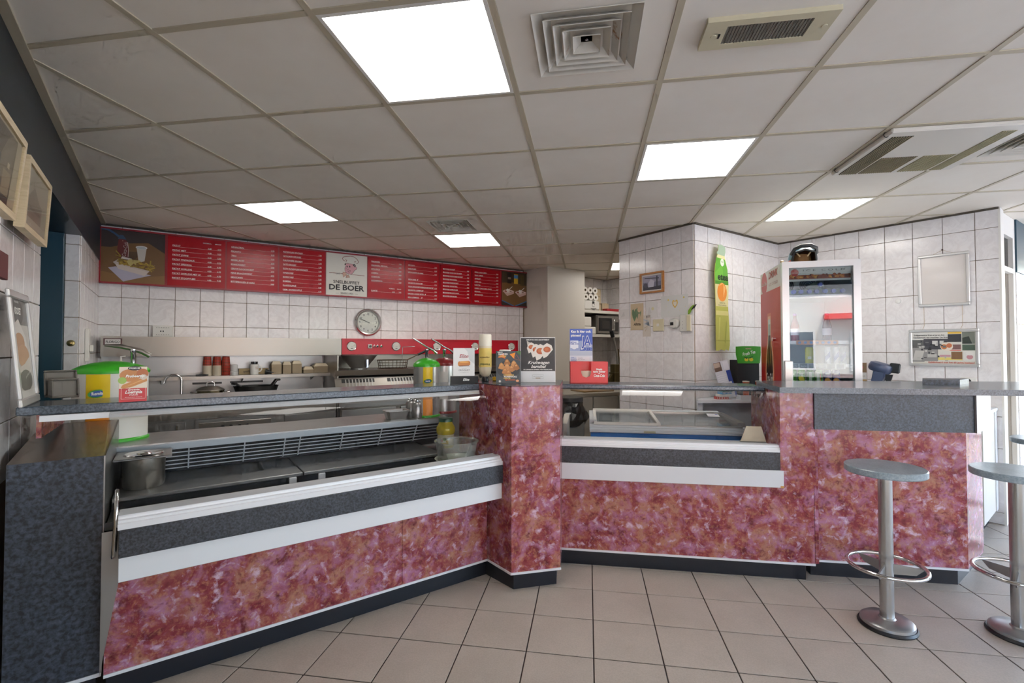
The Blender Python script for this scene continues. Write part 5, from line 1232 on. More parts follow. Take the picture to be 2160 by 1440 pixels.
def nacho_card():
    t = thing('promo_card', 'black card showing nacho cheese snacks on the counter', 'card', (-.022, 2.905, 1.152), math.radians(2))
    M = Matrix.Rotation(-.10, 4, 'X'); w, h = .076, .197
    p = box('card', -w, w, 0, .003, 0, h, paint('#3a4347', .4), t, 0, M)
    S = [(rect(-w, 0, w, h), '#3a4347'), (circle(0, .085, .07, 26, .055), '#272d31'), ([(-.066, .155), (-.03, .185), (-.018, .15), (-.04, .158)], '#d9622a'), ([(.008, .178), (.044, .188), (.034, .150)], '#e08a2a'), (stroke([(.036, .150), (.05, .175), (.072, .138), (.036, .150)], .002), '#b5503a'), ([(.05, .197), (.076, .197), (.076, .172), (.06, .18)], '#3c6a34')]
    rnd = random.Random(9)
    for x, z in ((-.042, .105), (-.008, .128), (.034, .118), (-.008, .10), (.02, .09), (-.02, .075), (.048, .10), (.0, .062)):
        S.append(([(x - .020, z - .014), (x - .012, z + .012), (x, z + .022), (x + .012, z + .010), (x + .022, z - .010), (x + .004, z - .022)], rnd.choice(['#a8703c', '#b9824a', '#96602e']))); S.append(([(x - .010, z + .004), (x, z + .016), (x + .008, z + .004)], '#c9955c'))
    S += [(circle(-.052, .012, .007, 12), '#d8d6d2'), (circle(.055, .015, .010, 14, .007), '#e0a078')]
    prints('card_print', S, p, -.0003, M, .00006)
    letters('lettering', [('NIEUW', -.066, .186, .007, 'l', {'bold': .03, 'm': paint('#e8e2d8')}), ('NACHO', -.06, .173, .011, 'l', {'bold': .04}), ('CHEESE', -.06, .160, .010, 'l', {'bold': .04, 'm': paint('#e0b060')}), ('KNAPPERIGE', -.03, .046, .008, 'l', {'bold': .03, 'm': paint('#d9b86a')}), ('KAASSNACKS,', -.027, .036, .009, 'l', {'bold': .04}), ('HEERLIJK', -.03, .026, .008, 'l', {'bold': .03, 'm': paint('#d9b86a')}), ('FIJN & KAASIG', -.02, .017, .007, 'l', {'bold': .03, 'm': paint('#d9622a')})], p, -.003, INK_WHITE, M)
nacho_card()
def bami_sign():
    t = thing('promo_stand', 'black and white sign showing fried snacks in paper', 'sign', (.163, 2.985, 1.152), 0)
    M = Matrix.Rotation(-.09, 4, 'X'); w, h = .110, .284
    p = box('holder', -w, w, 0, .004, 0, h, mat('holder_white', rgb('#d4d4d3'), .3), t, 0, M); prism('foot', [(0, 0), (.07, 0), (.07, .003), (.008, .006)], 'x', -w, w, CLEAR, t)
    S = [(rect(-w + .003, .07, w - .002, h - .004), '#232527'), (rect(-w + .002, .004, w - .002, .068), '#cfd1d2'), (circle(.01, .195, .09, 24, .05), '#2e3032'), ([(-.07, .262), (-.02, .235), (-.03, .20), (-.06, .20)], '#b9b4aa')]
    for x, z, k in ((-.042, .222, .8), (-.012, .205, 1.0), (.016, .196, 1.2), (.058, .206, 1.1)):
        S.append(([(x - .034 * k, z - .006), (x - .020 * k, z + .024 * k), (x, z + .038 * k), (x + .026 * k, z + .024 * k), (x + .034 * k, z), (x, z - .040 * k), (x - .02 * k, z - .05 * k)], '#d9d2c8')); S.append((circle(x, z, .021 * k, 16, .017 * k), '#a8522a')); S.append((circle(x - .003, z + .003, .012 * k, 14, .009 * k), '#b9683a'))
    S += [(stroke([(-.035, .046), (-.035, .024), (.035, .024), (.035, .046), (-.035, .046)], .0015), '#8a8c8e'), (rect(-.015, .024, .015, .029), '#8a7a58')]
    prints('sign_print', S, p, -.0003, M, .00008)
    letters('lettering', [('NIEUW IN ONS ASSORTIMENT', 0, .264, .007, 'c', {'bold': .03, 'width': .145}), ('Kruitwagen', .005, .115, .020, 'c', {'shear': .35, 'width': .135, 'bold': .01}), ('bamibal', .005, .090, .020, 'c', {'shear': .35, 'width': .095, 'bold': .01}), ('DE LEKKERSTE BAMIBAL VAN NEDERLAND', 0, .077, .005, 'c', {'bold': .03, 'width': .18}), ('KRUITWAGEN', 0, .033, .006, 'c', {'m': paint('#77797b'), 'width': .058})], p, -.0035, INK_WHITE, M)
bami_sign()
def napkin_box():
    t = thing('napkin_dispenser', 'red napkin dispenser box with white lettering on the counter', 'dispenser', FR.p(.172, .36, 1.122), FR.a + math.radians(4))
    w, h, d = .130, .150, .11; m = paint('#c41a1d', .3)
    bm = bmesh.new(); bm_prism(bm, [(-w, 0), (w, 0), (w, h), (.015, h), (.015, .075), (.005, .050), (-.02, .040), (-.045, .050), (-.055, .075), (-.055, h), (-w, h)], 'y', -d / 2, -d / 2 + .003)
    to_obj(bm, 'front', m, t); box('side', -w, -w + .003, -d / 2, d / 2, 0, h, m, t); box('side', w - .003, w, -d / 2, d / 2, 0, h, m, t); box('back', -w, w, d / 2 - .003, d / 2, 0, h, m, t); box('bottom', -w, w, -d / 2, d / 2, 0, .003, m, t)
    lathe('napkin', [(.05, .0), (.05, .08)], mat('napkin', rgb('#dcc9b4'), .8), t, 20, at=(-.02, .0, .004), sy=.7)
    letters('lettering', [('Meals', .070, .092, .013, 'c', {'bold': .04}), ('taste better', .070, .076, .013, 'c', {'bold': .04, 'width': .085}), ('with', .068, .066, .006, 'c', {'bold': .03}), ('Coca-Cola', .070, .045, .020, 'c', {'shear': .3, 'bold': .03, 'width': .075})], t, -d / 2 - .0012)
    S = [([(.005 + .0, 0)] * 3, '#c41a1d')][:0]
napkin_box()
def pay_sign():
    t = thing('payment_sign', 'blue and white card payment sign behind the napkin box', 'sign', FR.p(.120, .455, 1.122), FR.a + math.radians(4))
    w, h = .082, .385
    p = box('card', -w, w, 0, .003, .02, h, paint('#d4d6dc', .4), t); box('stand', -w, w, .003, .05, 0, .02, CLEAR, t)
    S = [(rect(-w, .19, w, h), '#3b57a8'), (rect(-w, .19, w, .225), '#aeb6c4'), ([(-w, .225), (w, .225), (w, .27), (.0, .30), (-w, .27)], '#8f9cc0'), (rect(-w + .004, .245, -.02, .30), '#dfe3ec'), (circle(-.05, .25, .018, 14, .014), '#dfe3ec'), (rect(-w + .004, .14, -.035, .182), '#c2c8d8'), (rect(-.028, .146, .06, .180), '#dcd8de')]
    prints('card_print', S, p, -.0003, step=.00008); b = paint('#2f4aa0')
    letters('lettering', [('Kan ik hier ook', 0, .358, .017, 'c', {'bold': .04, 'width': .145}), ('pinnen?', -w + .008, .330, .017, 'l', {'bold': .04, 'width': .075}), ('JA', .036, .262, .072, 'c', {'bold': .05, 'width': .075, 'dy': .0002}), ('JA', .036, .2645, .067, 'c', {'bold': .02, 'width': .066, 'm': b, 'dy': .0006}), ('ZEKER!', .034, .228, .021, 'c', {'bold': .04, 'width': .088, 'm': b}), ('BETAAL', -w + .007, .283, .009, 'l', {'bold': .03, 'm': b}), ('HIER OOK', -w + .007, .271, .009, 'l', {'bold': .03, 'm': b}), ('HIER', -w + .010, .172, .008, 'l', {'m': b}), ('KUNT U', -w + .010, .160, .008, 'l', {'m': b}), ('PINNEN', -w + .010, .148, .008, 'l', {'m': b}), ('Snelbuffet', -.022, .170, .006, 'l', {'m': paint('#4a4a60')}), ('H.J.M. de Boer', -.022, .160, .006, 'l', {'m': paint('#4a4a60')}), ('pinnen, ja graag', -.02, .149, .004, 'l', {'m': paint('#77778a')})], p, -.0014)
pay_sign()

# ------------------------------------------------------------------ left wall and things on the left end of the top
def wall_picture(x0, x1, z0, z1, label, shapes, tilt):
    t = thing('framed_picture', label, 'picture', F0.p((x0 + x1) / 2, 0, z0), F0.a, 'pale wooden frames on the tiled wall')
    M = Matrix.Rotation(tilt, 4, 'X'); w, h = (x1 - x0) / 2, z1 - z0; f = .022; bm = bmesh.new()
    for a in ((-w, w, 0, f), (-w, w, h - f, h), (-w, -w + f, f, h - f), (w - f, w, f, h - f)): bm_box(bm, a[0], a[1], -.030, 0, a[2], a[3], M)
    to_obj(bm, 'frame', WOOD_PALE, t); m = box('mount', -w + f, w - f, -.022, -.012, f, h - f, mat('passe_partout', rgb('#b5aa94'), .7), t, 0, M)
    prints('photo_print', [(U(s, -w + f * 1.4, w - f * 1.4, f * 1.4, h - f * 1.4), c) for s, c in shapes], m, -.0222, M, .0001)
    box('glass', -w + f, w - f, -.0275, -.0265, f, h - f, GLASS_PICTURE, t, 0, M)
wall_picture(-.50, .10, 1.818, 2.105, 'large pale framed old street photograph high on the wall', [(rect(0, 0, 1, 1), '#6e6350'), ([(0, 0), (1, 0), (1, .25), (.6, .3), (0, .2)], '#3c322a'), ([(.45, .2), (.7, .9), (.8, 1), (.4, 1), (.3, .4)], '#4a4034'), (rect(.68, .1, .85, .45), '#8a7c62'), ([(.86, 0), (1, 0), (1, 1), (.9, 1)], '#a3977d'), (rect(.5, .35, .6, .6), '#2c2622'), (rect(.75, .5, .8, .58), '#b3a68c')], .095)
wall_picture(.23, .675, 1.822, 2.102, 'smaller pale framed faded sketch of a house beside the door', [(rect(0, 0, 1, 1), '#a79f8d'), ([(.1, .15), (.75, .15), (.75, .5), (.6, .55), (.35, .75), (.2, .6), (.1, .5)], '#8c8273'), (rect(.15, .3, .7, .36), '#7c7265'), (stroke([(.3, .7), (.3, .88)], .012), '#7c7265'), (rect(0, 0, 1, .14), '#b0a896')], .05)
o = box('wall_sign', -.12, .068, -.02, -.004, 1.60, 1.69, paint('#5a1f20', .5), None, .002, loc=F0.p(0, 0, 0), rz=F0.a); tag(o, 'dark red sign on the tiled wall, cut off by the photo edge', 'sign')
def poster_stand():
    t = thing('snap_frame_poster', 'silver snap frame with a croquette poster leaning by the wall', 'poster', FL.p(-1.994, .03, 1.146), F0.a)
    bl = Vector((-1.789, 1.726)) ; u = Vector((math.cos(F0.a), math.sin(F0.a)))
    W, H = .321, .437; t.location = (bl.x, bl.y, 1.146)
    # leans back to the wall and a little sideways
    A = Matrix.Rotation(-.095, 4, 'X')
    bm = bmesh.new(); f = .030
    for a in ((0, W, 0, f), (0, W, H - f, H), (0, f, f, H - f), (W - f, W, f, H - f)): bm_box(bm, a[0], a[1], -.012, .0, a[2], a[3], None, 0, .004)
    bmesh.ops.transform(bm, matrix=A, verts=bm.verts[:]); to_obj(bm, 'frame', ALU_FRAME, t)
    p = box('sheet', f, W - f, -.003, 0, f, H - f, mat('poster_grey', rgb('#b5b0a8'), .4), t, 0, A)
    g = lambda s: U(s, f, W - f, f, H - f)
    S = [(g(rect(0, .74, 1, 1)), '#6f6c68'), (g(circle(.42, .88, .36, 20, .13)), '#55534f'), (g([(.1, .74), (.4, .80), (.75, .62), (.8, .5), (.2, .4), (.05, .6)]), '#c9c4bd'), (g(circle(.35, .56, .30, 20, .10)), '#a8805c'), (g(circle(.5, .42, .36, 20, .12)), '#b08a66'), (g([(.1, .30), (.5, .34), (.9, .42), (.85, .26), (.15, .26)]), '#c4bcb2'), (g([(.12, .24), (.4, .26), (.15, .12)]), '#b59a54'), (g(circle(.5, .17, .40, 20, .11)), '#6d6a64'), (g(rect(0, 0, 1, .07)), '#c2beb6')]
    prints('poster_print', S, p, -.0032, A, .0001); letters('lettering', [('KROKET', W * .42, H * .80, .026, 'c', {'bold': .03, 'width': .10}), ('proef het verschil', W * .62, H * .26, .010, 'c', {'rot': .25, 'shear': .3}), ('ambachtelijk', W * .4, H * .90, .010, 'c')], p, -.0048, INK_WHITE, A)
poster_stand()
GT = 'grey plastic trays at the end of the top'
for q in range(5):
    M = Matrix.Rotation(math.radians(-14), 4, 'X')
    t = thing('plastic_tray', ['grey plastic tray leaning in front of the others', 'second grey plastic tray in the leaning row', 'third grey plastic tray in the leaning row', 'fourth grey plastic tray in the leaning row', 'tall grey plastic tray leaning behind the row'][q], 'tray', (-1.955 - .016 * q, 2.085 + .012 * q, 1.147), math.radians(52), GT)
    w, h = (.046, .085) if q < 4 else (.055, .120); m = mat('tray_grey', rgb('#6b665f'), .5); bm = bmesh.new()
    for a in ((-w, w, 0, .008), (-w, w, h - .008, h), (-w, -w + .008, .008, h - .008), (w - .008, w, .008, h - .008)): bm_box(bm, a[0], a[1], -.014, .0, a[2], a[3], M, 0, .003)
    to_obj(bm, 'rim', m, t); box('bottom', -w + .006, w - .006, -.003, 0, .006, h - .006, m, t, 0, M)
o = box('door_floor_block', 0, .01, 0, .01, 0, .01, BLACK, None); bpy.data.objects.remove(o)
# ------------------------------------------------------------------ pillar: notes and devices
def on_wall(F, name, label, cat, x, z, group=None): return thing(name, label, cat, F.p(x, -.007, z), F.a, group)
def framed_photo():
    t = on_wall(FP1, 'framed_photo', 'small wood framed black and white photo on the pillar', 'picture', -.44, 1.892)
    w, h, f = .136, .196, .016; bm = bmesh.new()
    for a in ((-w, w, 0, f), (-w, w, h - f, h), (-w, -w + f, f, h - f), (w - f, w, f, h - f)): bm_box(bm, a[0], a[1], -.022, 0, a[2], a[3])
    to_obj(bm, 'frame', WOOD_OAK, t); m = box('mount', -w + f, w - f, -.008, 0, f, h - f, paint('#d3d1cb', .6), t)
    g = lambda s: U(s, -w + .032, w - .032, .030, h - .030)
    prints('photo_print', [(g(rect(0, 0, 1, 1)), '#6d6a80'), (g(rect(0, .55, 1, 1)), '#8f8ca0'), (g([(0, 0), (1, 0), (1, .25), (.5, .2), (0, .35)]), '#2b2838'), (g([(.1, .9), (.9, .8), (.9, .74), (.1, .82)]), '#2b2838'), (g(rect(.75, .1, .82, .95)), '#2b2838'), (g([(.3, .2), (.6, .2), (.65, .6), (.45, .75), (.3, .5)]), '#b9b6c6'), (g(circle(.15, .35, .12, 12, .16)), '#3a3648')], m, -.0085)
framed_photo()
def note(x0, x1, z0, z1, label, base, shapes, rough=.8, tx=None):
    t = on_wall(FP1, 'paper_note', label, 'drawing', x0, z0, 'children drawings taped to the pillar')
    p = box('sheet', 0, x1 - x0, -.002, -.001, 0, z1 - z0, paint(base, rough), t); g = lambda s: U(s, 0, x1 - x0, 0, z1 - z0)
    if shapes: prints('drawing', [(g(s), c) for s, c in shapes], p, -.0022, step=.00008)
    if tx: letters('lettering', tx, p, -.003)
heart = [(.5, .05), (.2, .35), (.1, .6), (.15, .85), (.32, .92), (.48, .78), (.5, .7), (.52, .78), (.68, .92), (.85, .85), (.9, .6), (.8, .35)]
note(-.705, -.547, 1.545, 1.805, 'brown paper drawing of a heart with figures on the pillar', '#c4b294', [([(u * .5 + .06, v * .55 + .3) for u, v in heart], '#5f7a5a'), ([(u * .5 + .38, v * .6 + .3) for u, v in heart], '#6c8262'), (circle(.68, .78, .14, 14, .12), '#c9ae8c'), ([(.55, .3), (.8, .3), (.75, .62), (.6, .62)], '#b9a488')], tx=[('Alicia', .08, .045, .028, 'c', {'bold': .02, 'shear': .2, 'm': paint('#4a4238')})])
note(-.860, -.722, 1.66, 1.76, 'crumpled white paper note at the edge of the pillar', '#d3d0cd', [([(.2, .2), (.6, .3), (.5, .8)], '#c4c1bf')])
note(-.515, -.385, 1.66, 1.81, 'white paper note beside the brown heart drawing', '#d6d4d1', [(circle(.6, .55, .12, 10, .10), '#d9d3a8'), ([(.1, .1), (.5, .3), (.3, .7)], '#c9c7c5')])
note(-.555, -.462, 1.48, 1.685, 'narrow scribbled paper under the white note', '#cbc3b8', [(stroke([(.1, .8), (.8, .7), (.2, .6), (.9, .5)], .06), '#a9b3bd'), (stroke([(.2, .4), (.7, .5), (.3, .25)], .05), '#b5a68a')])
note(-.342, -.055, 1.650, 1.850, 'large pale drawing with a golden heart on the pillar', '#d3d3cf', [([(u * .26 + .40, v * .44 + .38) for u, v in heart], '#cfa63a'), ([(u * .17 + .445, v * .28 + .46) for u, v in heart], '#d9d4c4'), (circle(.28, .80, .03, 8, .04), '#d9c45a'), (circle(.85, .86, .03, 8, .04), '#d9c45a'), (circle(.2, .5, .012, 6, .02), '#d9cf9a'), (circle(.3, .25, .012, 6, .02), '#d9cf9a'), (circle(.7, .3, .012, 6, .02), '#d9cf9a'), (circle(.9, .45, .012, 6, .02), '#d9cf9a')])
t = on_wall(FP1, 'light_switch', 'cream light switch plate on the pillar', 'switch', -.430, 1.527); box('plate', 0, .121, -.012, 0, 0, .112, mat('switch_cream', rgb('#cfc6a6'), .4), t, .004); box('button', .045, .073, -.016, -.012, .045, .070, OFFWHITE, t, .002)
t = on_wall(FP1, 'round_thermostat', 'round white thermostat beside the switch plate', 'thermostat', -.185, 1.590)
lathe('dial', [(.045, 0), (.045, .03), (.038, .04), (0, .04)], mat('dial_white', rgb('#d2d0c8'), .4), t, 28, M=Matrix.Rotation(math.pi / 2, 4, 'X')); box('display', -.030, .004, -.0412, -.038, -.016, .012, BLACK, t)
t = on_wall(FP1, 'thermostat_box', 'square white thermostat box below the golden heart drawing', 'thermostat', -.124, 1.515); box('body', 0, .105, -.028, 0, 0, .148, mat('dial_white', rgb('#d2d0c8'), .4), t, .004); box('cover', .072, .112, -.034, -.028, .004, .144, mat('switch_cream', rgb('#cfc6a6'), .4), t, .003)
prints('dots', [(circle(.03, .03 + .03 * q, .003, 8), '#5a5a58') for q in range(3)], t, -.0285)
t = on_wall(FP1, 'bird_ornament', 'small green and yellow bird ornament at the pillar corner', 'ornament', -.045, 1.70)
prism('body', [(0, -.035), (.012, -.025), (.030, .005), (.05, .03), (.058, .045), (.045, .040), (.02, .02), (.002, -.005)], 'y', -.022, -.004, paint('#7fa82c', .5), t); prism('tail', [(.03, .005), (.05, .03), (.078, .05), (.06, .02)], 'y', -.018, -.006, paint('#2b2420', .5), t)
def standee():
    t = on_wall(FP2, 'cardboard_standee', 'tall cardboard bottle standee of yellow iced tea on the pillar', 'standee', .335, 1.345)
    out = [(-.10, 0), (-.10, .40), (-.115, .70), (-.10, .78), (-.055, .90), (-.05, .955), (.0, .962), (.055, .945), (.06, .90), (.045, .86), (.09, .74), (.105, .60), (.095, .40), (.112, .22), (.118, .05), (.10, .0), (.06, .012), (.03, 0), (-.03, .012), (-.06, 0)]
    b = prism('board', out, 'y', -.05, -.046, paint('#c2c25a', .4), t); box('strut', -.02, .02, -.046, 0, .1, .8, CARD, t)
    S = [(out, '#b5b84e'), ([(-.10, .40), (-.112, .70), (-.10, .78), (-.065, .87), (.045, .86), (.09, .74), (.103, .60)] + [(.095, .40)], '#d9d39a'), ([(-.065, .87), (-.055, .90), (-.05, .955), (0, .962), (.055, .945), (.06, .90), (.045, .86)], '#9fb59a'), ([(-.112, .70), (-.10, .78), (-.085, .84), (.05, .83), (.09, .74), (.102, .62), (-.108, .62)], '#5da52c'), ([(-.108, .60), (.102, .60), (.102, .63), (-.108, .63)], '#4a9022'), ([(-.11, .63), (-.112, .70), (.0, .78), (.02, .70), (-.02, .63)], '#6cb336'), (circle(-.0, .53, .075, 22, .085), '#e08a26'), ([(-.06, .58), (-.0, .615), (.055, .57), (.02, .48), (.02, .61)], '#efb56a'), (circle(.005, .80, .030, 14, .035), '#e4ead8'), ([(-.085, .88), (-.055, .905), (-.055, .86)], '#9fb59a'), (rect(-.10, .32, .095, .36), '#d3cf80'), ([(-.07, .1), (-.05, .3), (-.03, .3), (-.05, .1)], '#c9cc66'), ([(.03, .08), (.06, .28), (.075, .25), (.05, .06)], '#a3a83c'), (rect(-.10, .085, .117, .095), '#a0a238')]
    prints('standee_print', S, b, -.0503, step=.00012)
    letters('lettering', [('etea', .012, .640, .062, 'c', {'bold': .03, 'width': .165, 'm': paint('#20301a')}), ('GREEN TEA', .0, .425, .014, 'c', {'m': paint('#6a6a3a'), 'width': .09}), ('MANGO CHAMOMILE', .0, .405, .012, 'c', {'m': paint('#6a6a3a'), 'width': .13}), ('fuze', .004, .80, .016, 'c', {'m': paint('#5a8a3a')})], b, -.0525)
standee()

# ------------------------------------------------------------------ desk in the corner and things on it
t = thing('corner_desk', 'white corner desk between the pillar and the fridge', 'desk', (0, 0, 0), 0)
prism('top', [(1.565, 4.02), (2.09, 4.01), (2.45, 4.70), (1.63, 4.172)], 'z', .905, .93, WHITE, t); prism('apron', [(1.60, 4.10), (2.10, 4.08), (2.12, 4.10), (1.62, 4.12)], 'z', .45, .905, mat('desk_grey', rgb('#9aa0a4'), .5), t); prism('leg', [(1.58, 4.05), (1.62, 4.05), (1.63, 4.11), (1.59, 4.10)], 'z', 0, .905, WHITE, t)
box('drawer_unit', 1.80, 2.06, 4.16, 4.36, .0, .75, CREAM, t)
def tea_box():
    t = thing('tea_display', 'green iced tea display box with a black lower half', 'display box', (2.135, 4.30, .93), math.radians(6))
    b = box('lower_box', -.105, .105, 0, .12, 0, .33, paint('#1d1c1f', .5), t); p = prism('header', [(-.100, .30), (.108, .30), (.118, .38), (.118, .452), (.05, .456), (-.05, .456), (-.118, .452), (-.118, .38)], 'y', -.006, 0, paint('#3f9a28', .4), t)
    prints('header_print', [(circle(-.02, .335, .020, 16, .016), '#d9c42e'), (circle(.025, .335, .020, 16, .016), '#d9c42e'), ([(.0, .352), (.05, .37), (.02, .345)], '#1f5a1c'), ([(-.05, .36), (0, .352), (-.02, .34)], '#1f5a1c')], p, -.0063)
    letters('lettering', [('Fresh Tea', -.055, .366, .030, 'l', {'shear': .25, 'bold': .02, 'width': .125, 'rot': .22}), ('PICKWICK', 0, .428, .010, 'c', {'m': paint('#d9a49a'), 'bold': .03, 'width': .055})], p, -.0075)
tea_box()
t = thing('calendar_sheet', 'printed planner sheet leaning beside the iced tea box', 'calendar', (1.915, 4.18, .931), math.radians(4))
M = Matrix.Rotation(-.12, 4, 'X') @ Matrix.Rotation(-.22, 4, 'Y'); p = box('sheet', -.07, .07, 0, .002, 0, .33, paint('#cfd3dc', .5), t, 0, M)
prints('sheet_print', [(rect(-.068, .245, .0, .325), '#6b5a50'), (rect(-.066, .28, -.01, .32), '#b5a496'), (rect(.03, .14, .07, .24), '#2f458f'), (rect(.055, .0, .07, .14), '#3a52a0'), (rect(.02, .25, .065, .32), '#dde0e8'), (rect(-.06, .06, .02, .22), '#dcdfe6')] + [(rect(-.06, .07 + .018 * q, .02, .0715 + .018 * q), '#9aa2b8') for q in range(9)], p, -.0004, M, .0001)
o = thing('straw_holder', 'clear cup full of white drinking straws by the fridge', 'straw holder', (2.245, 4.14, .93), 0)
lathe('cup', [(.035, 0), (.045, .14), (.043, .14), (.033, .004), (0, .004)], CLEAR, o, 20, close=True)
for q in range(16): a = q * 2.4; r = .006 * math.sqrt(q); tube('straw', [(r * math.cos(a), r * math.sin(a), .006), (r * 1.5 * math.cos(a), r * 1.5 * math.sin(a), .30)], .004, mat('straw_white', rgb('#d5d3cf'), .5), o, 6)
for q, (x, y, lab) in enumerate(((2.015, 4.10, 'red foil topped cup beside the planner sheet'), (2.135, 4.12, 'red foil topped cup before the straws'))):
    t = thing('portion_cup', lab, 'cup', (x, y, .93), 0, 'foil topped cups on the desk')
    h = .155; lathe('stack', [(.022, 0), (.026, h - .01)], paint('#b5481f', .35), t, 18); lathe('lid', [(.028, h - .01), (.028, h), (0, h + .002)], paint('#d9d0c4', .35), t, 18)
t = thing('paper_tray', 'open white tray on the corner desk', 'tray', (2.005, 4.05, .93), 0); box('bottom', -.075, .075, -.03, .05, 0, .004, WHITE, t); box('front', -.075, .075, -.03, -.026, .004, .04, WHITE, t); box('side', .071, .075, -.026, .05, .004, .04, WHITE, t); box('side', -.075, -.071, -.026, .05, .004, .04, WHITE, t)
for q, (c, lab) in enumerate((('#a8342c', 'small red and white carton lowest on the desk'), ('#d4d2cc', 'small white carton on the red one'), ('#4a8fc0', 'small blue striped carton on the desk stack'), ('#2f6a4a', 'small green carton on top of the desk stack'))):
    t = thing('small_carton', lab, 'carton', (1.80 + .015 * q, 4.10, .93 + .022 * q), .15 * q, 'small cartons stacked on the corner desk')
    b = box('carton', -.05, .05, -.03, .03, 0, .0215, paint(c, .5), t); prints('print', [(rect(-.045 + .014 * k, .004, -.040 + .014 * k, .018), '#dcdcd8') for k in range(7)], b, -.0303)

# ------------------------------------------------------------------ right wall
t = on_wall(F3, 'blank_frame', 'empty silver snap frame hanging on a cord', 'frame', 1.145, 1.718); w, h, f = .324, .437, .022; bm = bmesh.new()
for a in ((0, w, 0, f), (0, w, h - f, h), (0, f, f, h - f), (w - f, w, f, h - f)): bm_box(bm, a[0], a[1], -.018, 0, a[2], a[3], None, 0, .005)
to_obj(bm, 'frame', ALU_FRAME, t); box('sheet', f, w - f, -.006, -.001, f, h - f, mat('blank_sheet', rgb('#cfc9c4'), .12), t)
tube('cord', [(.10, -.004, h), (.16, -.006, h + .030), (.225, -.004, h)], .0012, paint('#a8926a', .8), t, 5); lathe('nail', [(.006, 0), (.006, .012), (0, .013)], paint('#4a2a20', .4), t, 10, M=Matrix.Translation((.16, 0, h + .032)) @ Matrix.Rotation(math.pi / 2, 4, 'X'))
for x in (.035, .275): tube('hanging_cord', [(x, -.006, 0), (x, -.006, -.16), (x - .012, -.006, -.195)], .0013, paint('#b09a78', .8), t, 5)
def collage():
    t = on_wall(F3, 'collage_frame', 'wide silver frame with a newspaper photo collage', 'picture', 1.077, 1.215); w, h, f = .440, .311, .022; bm = bmesh.new()
    for a in ((0, w, 0, f), (0, w, h - f, h), (0, f, f, h - f), (w - f, w, f, h - f)): bm_box(bm, a[0], a[1], -.018, 0, a[2], a[3], None, 0, .005)
    to_obj(bm, 'frame', ALU_FRAME, t); p = box('sheet', f, w - f, -.006, -.001, f, h - f, paint('#cfccc2', .3), t)
    g = lambda s: U(s, f, w - f, f, h - f); S = [(rect(0, .76, .58, .98), '#d9d7d0'), (rect(0, .05, .2, .72), '#8d8b88'), (rect(0, .50, .2, .75), '#5b5a58'), ([(.0, .1), (.15, .1), (.2, .4), (.05, .42)], '#b9b7b2'), (rect(.19, .45, .58, .78), '#46454a'), (rect(.2, .08, .42, .45), '#8a8886'), (rect(.33, .58, .42, .72), '#c9c7c2'), (rect(.45, .58, .52, .72), '#c4c2bd'), (rect(.25, .2, .4, .3), '#b5b3ae'), (rect(.58, .68, .79, .92), '#3a3a3d'), (rect(.58, .93, .79, .99), '#d9b04a'), (rect(.8, .62, .99, .98), '#6d7268'), ([(.8, .62), (.95, .62), (.9, .85), (.8, .8)], '#2c332e'), (rect(.8, .42, .99, .60), '#4a5a4c'), (rect(.6, .45, .78, .60), '#7a5a58'), (rect(.6, .41, .78, .435), '#c44a34'), (circle(.56, .54, .10, 20, .14), '#d9cfc0'), (circle(.52, .53, .05, 14, .08), '#c07a4a'), (circle(.60, .57, .045, 14, .07), '#b96a44'), (rect(.42, .12, .8, .20), '#d4c46a'), (rect(.63, .15, .8, .38), '#7a5a3c'), (rect(.45, .22, .62, .28), '#b98a92'), (rect(.82, .1, .99, .40), '#d3d1ca'), (circle(.91, .22, .05, 12, .07), '#b9858a'), (circle(.91, .32, .06, 12, .05), '#d9d6d0')]
    for k in range(30):
        rnd = random.Random(k); x, z = rnd.uniform(.02, .55), rnd.uniform(.08, .70); S.append((rect(x, z, x + rnd.uniform(.02, .06), z + rnd.uniform(.02, .07)), rnd.choice(['#3c3b3e', '#a9a7a3', '#6b6a69', '#c4c2be', '#2c2b2e'])))
    prints('collage_print', [(g(s), c) for s, c in S], p, -.0063, step=.00004)
    letters('lettering', [('Zelfgemaakte friet al jaren het', f + .01, h - .054, .011, 'l', {'bold': .02, 'width': .20}), ('handelsmerk van snackbar De Boer', f + .01, h - .074, .011, 'l', {'bold': .02, 'width': .225}), ('Gefeliciteerd met het 60 jarige bestaan!', w - f - .008, f + .006, .013, 'r', {'bold': .03, 'width': .285, 'm': paint('#b04a3c')})], p, -.0095, INK_BLACK)
collage()
t = on_wall(F3, 'wall_vent', 'small round white cap on the tiled wall', 'cap', 1.005, 1.783); lathe('disc', [(.021, 0), (.021, .004), (.018, .006), (0, .006)], mat('cap_white', rgb('#dcdad6'), .35), t, 24, M=Matrix.Rotation(math.pi / 2, 4, 'X'))
t = on_wall(F3, 'wall_socket', 'white double socket low on the wall behind the bar', 'socket', 1.455, 1.075); box('plate', -.05, .045, -.03, 0, 0, .055, OFFWHITE, t, .004); lathe('plug_hole', [(.018, 0), (.016, .004), (0, .004)], BLACK, t, 16, M=Matrix.Translation((-.005, -.03, .028)) @ Matrix.Rotation(math.pi / 2, 4, 'X'))
t = thing('back_counter', 'white cabinet along the tiled wall behind the bar', 'cabinet', F3.p(0, 0, 0), F3.a)
box('top', .50, 1.612, -.62, -.012, .880, .905, WHITE, t, .003); box('end_panel', 1.58, 1.60, -.60, -.012, .12, .88, CREAM, t); box('end_stile', 1.575, 1.606, -.10, -.012, .12, .88, WHITE, t); box('body', .52, 1.58, -.58, -.012, .12, .88, WHITE, t); box('plinth', .55, 1.55, -.55, -.03, 0, .12, KICK, t)
